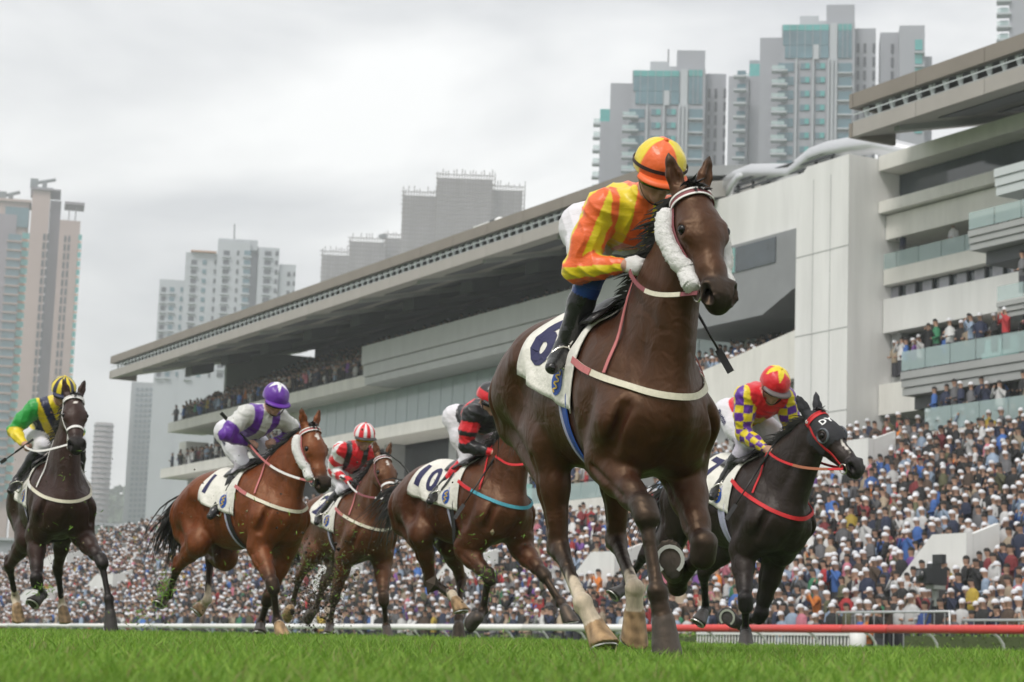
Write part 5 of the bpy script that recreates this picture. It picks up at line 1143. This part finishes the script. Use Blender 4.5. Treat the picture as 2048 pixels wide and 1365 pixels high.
RIDE = {
 'A': dict(cx=-.56, h=.0088, rh=.0065, coat=(.042, .0140, .0060), points=(.013, .010, .009), socks=dict(hr=1.62, hl=1.75), number='6', fleece=True, girth=M_BLUE, girth2=M_LILAC, num_size=.36,
   label='dark bay racehorse leading nearest the camera, white fleece cheek rolls and two white hind socks', mane=190, tail_dir=(-.75, .12, -.5), tail_g=(.1, -.02, -2.0), tail_len=.62, tail=130,
   jlabel='jockey in orange and yellow striped silks crouched over the nearest leading horse', glove=C_(.62, .61, .60), boot_top=C_(.012, .035, .16), boot_q=.16, sock=C_(.012, .05, .26), band=1, peak=ORA, look=(.88, -.05, -.47),
   silk=lambda a, b, d: pick((((b + .05) / .15) % 1) < .56, ORA, YEL), sleeve=lambda q, w, a, b: pick(((((w + 3.14) / 2.094) % 1) < .44), YEL, ORA),
   cap=lambda az, el: ORA if (int(math.floor((az + 1.25) / (math.pi / 2))) % 2 == 0) else YEL, lens=mat('green_mirror_lens', (.02, .25, .06), .1, .6)),
 'B': dict(coat=(.135, .034, .0090), points=(.014, .010, .009), socks=dict(fr=2.55, hl=1.75), number='1', num_size=.24, fleece=True, star=(.115, .035, 0, .018), breast2=M_PINK, bridle=M_PINK, rein=M_PINK, rein2=M_WHITEW,
   label='bright bay racehorse with white fleece cheek rolls and a white forehead star', jlabel='jockey in pale grey and purple silks, purple cap with a white star', sock=C_(.45, .42, .47), peak=PUR, look=(.86, -.12, -.5), name='TGILMAN',
   silk=lambda a, b, d: pick((np.abs(np.abs(b) - .085) < .038) & (a > .15), PUR, GRY), sleeve=lambda q, w, a, b: pick(q > .62, PUR, GRY),
   cap=lambda az, el: WHI if el > 38 and (90 - el) / 50. < .30 + .70 * abs(((az + .3) * 5 / 6.2832 % 1) * 2 - 1) ** 1.6 else PUR),
 'S': dict(coat=(.082, .027, .0105), points=(.020, .013, .010), socks=dict(hr=2.6), number='2', star=(.13, .045, 0, .014), bridle=M_MAROON, noseband=M_WHITEW, rein=M_WHITEW, rein2=M_MAROON,
   label='brown racehorse with a narrow white star, behind the spray of flying turf', jlabel='jockey in red silks with black braces and red and white striped cap, yellow goggles', glove=RED, peak=C_(.03, .03, .03), look=(.93, -.2, -.25), lens=mat('yellow_mirror_lens', (.75, .42, .02), .1, .5),
   silk=lambda a, b, d: pick((np.abs(np.abs(b) - .09) < .03), BLK, RED), sleeve=lambda q, w, a, b: pick(((q + .12 * w) % .62) < .30, RED, WHI),
   cap=lambda az, el: RED if int(math.floor(az / (math.pi / 8))) % 2 == 0 else WHI),
 'K': dict(coat=(.066, .020, .0080), points=(.012, .009, .008), socks=dict(hr=1.9), number='10', num_size=.27, num_q=.80, cx=-.62, breast=M_TEAL, breast2=M_RED, rein=M_RED, rein2=M_RED, tail_dir=(-1, .25, .0), tail_g=(-.2, 0, -1.2), noseband=M_MAROON,
   label='bay racehorse with saddle cloth number 10, its head hidden behind the leading horse', jlabel='jockey in black and red hooped silks half hidden behind the leading horse', boot_top=RED, boot_q=.62, peak=BLK, look=(.9, .1, -.45),
   silk=lambda a, b, d: pick((np.abs(a - .62) < .13), RED, BLK), sleeve=lambda q, w, a, b: pick((np.abs(q - .38) < .15) | (np.abs(q - .80) < .12) | (q > 1.86), RED, BLK),
   cap=lambda az, el: RED if el < 24 else BLK),
 'D': dict(coat=(.0175, .0105, .0082), points=(.009, .008, .008), socks={}, number='7', black=True, hood=True, bridle=M_RED, bridle2=M_RED, rein=M_RED, rein2=M_TAN, breast=M_RED, breast2=M_RED, girth=M_LILAC, girth2=M_LILAC, star=(.36, .06, -.01, .012),
   label='near black racehorse in a black eye hood and red bridle beside the red rail', jlabel='jockey in red silks with a yellow star and yellow and purple checked sleeves', sock=C_(.45, .42, .50), peak=C_(.12, .10, .10), look=(.84, -.02, -.55), name='Purton',
   silk=lambda a, b, d: pick((d < 0) & star(np.arctan2(b, a * .5 - .26), np.hypot(b, a * .5 - .26) / .17, 5, 1.0), YEL, RED), sleeve=lambda q, w, a, b: pick((np.floor(q / .22) + np.floor((w + 3.14) / 1.05)) % 2 == 0, YEL, PUR),
   cap=lambda az, el: YEL if el > 25 and (90 - el) / 64. < .32 + .68 * abs(((az + .3) * 5 / 6.2832 % 1) * 2 - 1) ** 1.4 else RED),
 'G': dict(black=True, coat=(.030, .0120, .0080), points=(.013, .010, .010), socks=dict(hr=1.8, hl=1.75), number='3', star=(.11, .018, 0, .022), bridle=M_WHITEW, rein=M_WHITEW, rein2=M_WHITEW, noseband=M_WHITEW, breast2=M_WHITEW, tail_dir=(-.8, .4, -.1),
   label='dark brown racehorse at the left edge with white bridle and a small star', jlabel='jockey in yellow, navy and green silks at the left edge', peak=NAV, look=(.9, .12, -.42),
   silk=lambda a, b, d: pick(np.floor((b + .22 * a + .03) / .085) % 2 == 0, NAV, YEL), sleeve=lambda q, w, a, b: pick(q < 1.02, GRN, YEL),
   cap=lambda az, el: YEL if int(math.floor((az + .13) / (math.pi / 8))) % 2 == 0 else NAV),
}
FLD = {}
for key in HORSES:
    Fh, Jh, Hh, hroot = horse(key, RIDE[key]); Fr, Rr, jroot = rider(key, RIDE[key], Fh, Hh); FLD[key] = (Fh, Jh, Hh, hroot, Rr, jroot)

# whips, held in the riders' hands
def whip(key, hand, tip_px, label, flap=True):
    p = HP[key]; M = np.array(pose_matrix(p)); R = FLD[key][4]; hnd = M[:3, :3] @ (R[hand] + np.array([.08, 0, -.02])) + M[:3, 3]
    tip = at(tip_px[0], tip_px[1], hnd[1] + tip_px[2]); o = empty('whip', label, 'whip', 'whips held by the jockeys', loc=tuple(hnd))
    d = unit(tip - hnd); L = np.linalg.norm(tip - hnd)
    m = MB(); m.tube([d * -.10, d * .12], [.011, .010], 8); m.build('grip', mat('whip_grip_' + ('blue' if key == 'A' else 'black'), (.02, .04, .25) if key == 'A' else (.02, .02, .02), .6), o, True)
    m = MB(); m.tube([d * .12, d * L * .8], [.008, .005], 8); m.build('shaft', M_LEATHER, o, True)
    m = MB(); sd = unit(np.cross(d, [.2, .9, .1])); v, f = ribbon([d * L * .78, d * L * .84, d * L * .9, d * L], [np.cross(d, sd)] * 4, .032, .008); m.add(v, f); m.build('flap', M_LEATHER, o)
if HORSES == 'ABSKDG':
    whip('A', 'wL', (1462, 745, -.1), 'whip with blue grip hanging past the leading horse\'s neck')
    whip('B', 'wR', (442, 826, -.05), 'thin black whip pointing back over the purple and grey jockey\'s arm')
    whip('S', 'wR', (722, 972, -.1), 'short whip in the red gloved hand')
    whip('K', 'wR', (909, 1038, -.1), 'black whip slanting down across the number 10 horse\'s shoulder')
    whip('D', 'wR', (1452, 1040, -.1), 'thin dark whip slanting down the near black horse\'s shoulder')
    whip('G', 'wR', (2, 926, .1), 'black whip held out to the left edge by the yellow and green jockey')
# ---------------------------------------------------------------- spectators
JK = [('black', (.018, .018, .020), 28), ('navy', (.020, .028, .065), 18), ('grey', (.13, .13, .14), 12), ('brown', (.085, .055, .038), 6), ('dark red', (.20, .025, .03), 4), ('bright red', (.42, .03, .035), 3), ('blue', (.05, .14, .42), 6), ('white', (.58, .58, .58), 12), ('beige', (.36, .29, .21), 6), ('pale blue', (.28, .36, .48), 8), ('olive', (.10, .10, .05), 4), ('yellow', (.50, .36, .05), .8), ('purple', (.16, .06, .26), 2), ('pink', (.55, .18, .24), 2), ('green', (.04, .20, .10), 1.5), ('orange', (.6, .18, .03), 1)]
JW = np.array([j[2] for j in JK], float); JW /= JW.sum()
def person_mesh(jc, cap, n, pose, skin=(.40, .24, .17), trous=(.04, .04, .05), capc=(.70, .71, .75)):
    rg = np.random.default_rng(pose); hair = (.014, .012, .011)
    L_ = [(.30, .17, .12, trous), (.86, .185, .13, jc), (1.16, .205, .14, jc), (1.38, .225, .125, jc), (1.455, .14, .09, jc), (1.49, .062, .062, skin), (1.545, .066, .082, skin), (1.61, .078, .10, skin), (1.668, .094 if cap else .088, .112 if cap else .105, capc if cap else hair), (1.725, .088 if cap else .082, .104 if cap else .098, capc if cap else hair), (1.775, .04, .05, None)]
    if n <= 6: L_ = [L_[i] for i in (0, 1, 3, 5, 7, 8, 9, 10)]; L_[2] = (*L_[2][:3], jc)
    hx = rg.normal(0, .02); hy = -.02 + rg.normal(0, .02); V = []; Fc = []; C = []
    for z, a, b, c in L_:
        s = max(0, z - 1.46) / .3
        for k in range(n):
            an = 2 * math.pi * (k + .5) / n; V.append((a * math.cos(an) + hx * s, b * math.sin(an) + hy * s - .03 * s, z))
    m = len(L_)
    for i in range(m - 1):
        for k in range(n):
            Fc.append((i * n + k, i * n + (k + 1) % n, (i + 1) * n + (k + 1) % n, (i + 1) * n + k)); c = L_[i][3] if L_[i][3] is not None else L_[i - 1][3]
            if not cap and L_[i][0] == 1.61 and .0 < math.sin(2 * math.pi * (k + 1) / n): c = hair
            if not cap and L_[i][0] == 1.545 and .3 < math.sin(2 * math.pi * (k + 1) / n): c = hair
            C.append(c)
    top = list(range((m - 1) * n, m * n))
    for i in range(1, n - 1, 2):
        q = (top[0], top[i], top[i + 1], top[min(i + 2, n - 1)]); Fc.append(q if len(set(q)) == 4 else (top[0], top[i], top[i + 1], top[0])); C.append(capc if cap else hair)
    def arm(pts, r, cc):
        nn = 4 if n <= 6 else 6; v, f = tube(pts, r, nn, False); o = len(V); V.extend([tuple(q) for q in v]); Fc.extend([tuple(x + o for x in q) for q in f]); C.extend([cc[i // nn] for i in range(len(f))])
    up = pose % 4 == 3
    for s in (-1, 1):
        if up: arm([(s * .21, 0, 1.37), (s * .27, -.14, 1.18), (s * .10, -.24, 1.50), (s * .07, -.22, 1.58)], [.062, .052, .042, .035], [jc, jc, skin])
        else: arm([(s * .21, 0, 1.37), (s * .26, .0, 1.12), (s * (.10 + .06 * (pose % 3)), -.22, 1.02 + .05 * (pose % 2)), (s * .08, -.25, 1.05)], [.062, .052, .042, .035], [jc, jc, skin])
    if cap:
        o = len(V); V += [(-.075 + hx, -.09 + hy, 1.655), (.075 + hx, -.09 + hy, 1.655), (.055 + hx, -.20 + hy, 1.64), (-.055 + hx, -.20 + hy, 1.64)]; Fc.append((o, o + 1, o + 2, o + 3)); C.append(capc)
    Fc = [q if len(q) == 4 else (*q, q[0]) for q in Fc]
    return np.array(V), Fc, C
M_FOLK = mat('spectator_clothes', attr=True, rough=.8, noise=(8, .12))
def spots():
    g = np.random.default_rng(21); S = []
    def row(u0, u1, v, z, dens, jit=.12, sp=.52, sc=1.):
        for u in np.arange(u0, u1, sp):
            if g.uniform() < dens: S.append((u + g.normal(0, jit), v + g.normal(0, .07), z + g.normal(0, .035) - (.22 if g.uniform() < .35 else 0), sc * g.uniform(.94, 1.06)))
    for v in (36.85, 37.25): row(34, 230, v, GZ + .02 - .1 * (v < 37), .92)
    i = 0; v = 37.6
    while v < 50.2:
        z = t_z(v)
        row(34, 75.5, v + .3, z - .05, .88)
        if v < 45.6: row(76.3, 105.6, v + .3, z - .05, .88)
        row(106.3, 148 + (50.2 - v) * 9, v + .3, z - .05, .88, .14, .56); v += STEP
    for k in range(9): row(82, 159, 56.0 + k * 1.15, 17.85 + k * .52, .95, .15, .6); row(82.2, 159, 56.5 + k * 1.15, 17.85 + k * .52 + .02, .75, .15, .6)
    row(138, 159, 55.2, 13.8, .8); row(138, 159, 55.8, 13.95, .8); row(138, 159, 56.6, 14.1, .8); row(122.5, 159, 55.25, 17.5, .85)
    row(42, 62, 50.4, 11.36, .75, .2, .55); row(42, 61, 51.3, 11.36, .5); row(43, 58, 50.5, 16.16, .4, .3, .8); row(43, 57, 50.5, 13.36, .5); row(60, 67.6, 54.2, 16.6, .55, .3, .9); row(62.2, 67.8, 54.0, 11.78, .95, .1, .4); row(62.2, 67.8, 54.6, 11.9, .9, .1, .4)
    row(42, 60.3, 50.0, 8.92, .85); row(42, 60.3, 50.7, 8.95, .6); row(76.5, 84, 46.4, 7.15, .85); row(76.5, 84, 46.8, 7.2, .8)
    for k in range(7): row(71.9, 83.8, 52.9 + k * .7, 12.3 + k * .3, .8)
    return np.array(S)
def crowd():
    S = spots(); g = np.random.default_rng(5); P = np.stack([UD[0] * S[:, 0] + VD[0] * S[:, 1], UD[1] * S[:, 0] + VD[1] * S[:, 1], S[:, 2]], 1)
    hd = P + [0, 0, 1.5]; zz = hd @ FW; px = 1024 + FPX * (hd @ RT) / zz; py = 682 - FPX * (hd @ UP) / zz
    ok = (px > -60) & (px < 2110) & (py > -20) & ~((np.abs(S[:, 0] - 45.2) < .85) & (np.abs(S[:, 1] - 37.4) < 1.1)); 
    for (a, b, c_, d_) in RAMPS: ok &= ~((S[:, 0] > a) & (S[:, 0] < b) & (S[:, 1] > c_) & (S[:, 1] < d_))
    S, P, px, py = S[ok], P[ok], px[ok], py[ok]
    n_ = len(S); jk = g.choice(len(JK), n_, p=JW); cap = g.uniform(0, 1, n_) < np.where(S[:, 2] > 13, .12, .56); pose = g.integers(0, 8, n_); yaw = TH + math.pi + g.normal(0, .35, n_)
    near = np.linalg.norm(P, axis=1); order = np.argsort(near + 1000 * ((px < 1215) | (px > 2060))); ind = set(order[:290].tolist()); cache = {}
    nouns = ['jacket', 'coat', 'top']
    for i in order[:290]:
        key = (jk[i], bool(cap[i]), int(pose[i]))
        if key not in cache:
            V, Fc, C = person_mesh(tuple(.85 * q for q in JK[jk[i]][1]), cap[i], 10, int(pose[i])); o = mesh_obj('person', V, Fc, M_FOLK, None, True, np.array(C)); cache[key] = o
        else: o = link_copy(cache[key], None)
        o.location = P[i]; o.rotation_euler = (0, 0, yaw[i]); o.scale = (S[i, 3],) * 3
        tag(o, 'spectator in %s top, %s, %s, %s row, %s' % (JK[jk[i]][0], 'white cap' if cap[i] else 'dark hair', 'hands raised' if pose[i] % 4 == 3 else 'hands lowered', ('first', 'second', 'third', 'fourth', 'fifth', 'sixth', 'seventh', 'eighth', 'ninth', 'tenth', 'eleventh', 'twelfth')[min(11, int(S[i, 1] > 37.05) + max(0, int((S[i, 1] - 37.15) / .5)))], 'right edge' if px[i] > 1930 else 'right of the broadcast camera' if px[i] > 1740 else 'near the broadcast camera' if px[i] > 1650 else 'beyond the near black horse' if px[i] > 1480 else 'beyond the leading horse'), 'person', 'spectators in the front rows')
    AV = []; AF = []; AC = []; nv = 0
    for i in range(n_):
        if i in ind: continue
        key = (jk[i], bool(cap[i]), int(pose[i]), 6)
        if key not in cache:
            V, Fc, C = person_mesh(JK[jk[i]][1], cap[i], 6, int(pose[i])); cache[key] = (V, np.array(Fc), np.array(C))
        V, Fc, C = cache[key]; c, s = math.cos(yaw[i]), math.sin(yaw[i]); W_ = V * S[i, 3]
        AV.append(np.stack([W_[:, 0] * c - W_[:, 1] * s, W_[:, 0] * s + W_[:, 1] * c, W_[:, 2]], 1) + P[i]); AF.append(Fc + nv); AC.append(C * g.uniform(.65, 1.2)); nv += len(V)
    o = mesh_obj('crowd', np.concatenate(AV), np.concatenate(AF), M_FOLK, None, True, np.concatenate(AC)); tag(o, 'dense crowd of spectators, many in white caps, filling terraces and balconies', 'crowd', kind='stuff')
    V, Fc, C = person_mesh((.03, .07, .25), False, 10, 1); o = mesh_obj('person', V, Fc, M_FOLK, None, True, np.array(C)); o.location = uvz(45.75, 37.75, GZ); o.rotation_euler = (0, 0, TH + math.pi)
    tag(o, 'camera operator in a blue jacket standing behind the broadcast camera', 'person')
crowd()
HAZE = .00055
# ---------------------------------------------------------------- flying turf and the air
def divots():
    g = np.random.default_rng(17)
    def cloud(name, label, spots_, n_, grass):
        V = []; Fq = []; C = []
        for (px, py, Yd, sx, sz, w) in spots_:
            for k in range(int(n_ * w)):
                q = at(px + g.normal(0, sx), py + g.normal(0, sz), Yd + g.normal(0, .4)); d = unit(g.normal(0, 1, 3))
                if grass:
                    L_ = g.uniform(.02, .07); s = unit(np.cross(d, g.normal(0, 1, 3))) * .003; o = len(V); b = unit(g.normal(0, 1, 3)) * L_ * .2; V += [q - d * L_ / 2 - s, q - d * L_ / 2 + s, q + b + s, q + b - s, q + d * L_ / 2]; Fq += [(o, o + 1, o + 2, o + 3), (o + 3, o + 2, o + 4, o + 4)][:1]; Fq.append((o + 3, o + 2, o + 4)); c = C_(.13, .25, .03) * g.uniform(.6, 1.4); C += [c] * 5
                else:
                    r = .0028 * math.exp(g.normal(0, .75)) + .0012; a = unit(np.cross(d, g.normal(0, 1, 3))); b = np.cross(d, a); o = len(V); V += [q + d * r, q - d * r * .8, q + a * r * g.uniform(.6, 1.3), q - a * r, q + b * r, q - b * r * g.uniform(.6, 1.2)]; Fq += [(o, o + 2, o + 4), (o, o + 4, o + 3), (o, o + 3, o + 5), (o, o + 5, o + 2), (o + 1, o + 4, o + 2), (o + 1, o + 3, o + 4), (o + 1, o + 5, o + 3), (o + 1, o + 2, o + 5)]; c = C_(.030, .020, .011) * g.uniform(.5, 1.8) if g.uniform() < .8 else C_(.16, .13, .07); C += [c] * 6
        o = mesh_obj(name, V, Fq, mat('loose_turf', attr=True, rough=.9), None, False, np.array(C)); tag(o, label, 'turf', kind='stuff')
    cloud('flying_soil', 'specks and clods of soil thrown up by the hooves', [(645, 1185, 20.4, 24, 34, 1.3), (640, 1170, 20.5, 42, 48, 1.7), (690, 1120, 20.2, 60, 60, .6), (620, 1215, 20.5, 40, 20, .7), (500, 1100, 17.5, 90, 90, .22), (560, 1000, 17, 120, 130, .10), (100, 1080, 18, 80, 100, .08), (980, 1130, 17.5, 90, 70, .22), (330, 1180, 17.5, 25, 40, .2)], 900, False)
    cloud('flying_grass', 'torn blades of grass thrown up by the hooves', [(640, 1160, 20.5, 60, 60, 1.), (700, 1090, 20.2, 70, 60, .5), (330, 1175, 17.6, 10, 18, .8), (300, 1235, 17.8, 30, 20, .5), (930, 1120, 17, 70, 60, .25), (530, 1120, 17, 50, 60, .2), (1000, 1180, 17, 40, 40, .2), (85, 1180, 18, 15, 8, .2), (140, 1030, 17.8, 40, 60, .15), (970, 1150, 17.2, 10, 14, .2)], 170, True)
divots()

hb = MB(); hb.box(-900, -60, -3.5, 900, 1320, 178); hz = hb.build('haze', None); tag(hz, 'thin grey haze filling the air over the racecourse', 'haze', kind='stuff')
hm = bpy.data.materials.new('haze_air'); hm.use_nodes = True; t_ = hm.node_tree; t_.nodes.clear(); ho = t_.nodes.new('ShaderNodeOutputMaterial'); pv = t_.nodes.new('ShaderNodeVolumePrincipled')
pv.inputs['Density'].default_value = HAZE; pv.inputs['Color'].default_value = (.93, .95, 1.0, 1); pv.inputs['Anisotropy'].default_value = .2; t_.links.new(pv.outputs[0], ho.inputs['Volume']); hz.data.materials.append(hm)
hz.display_type = 'WIRE'
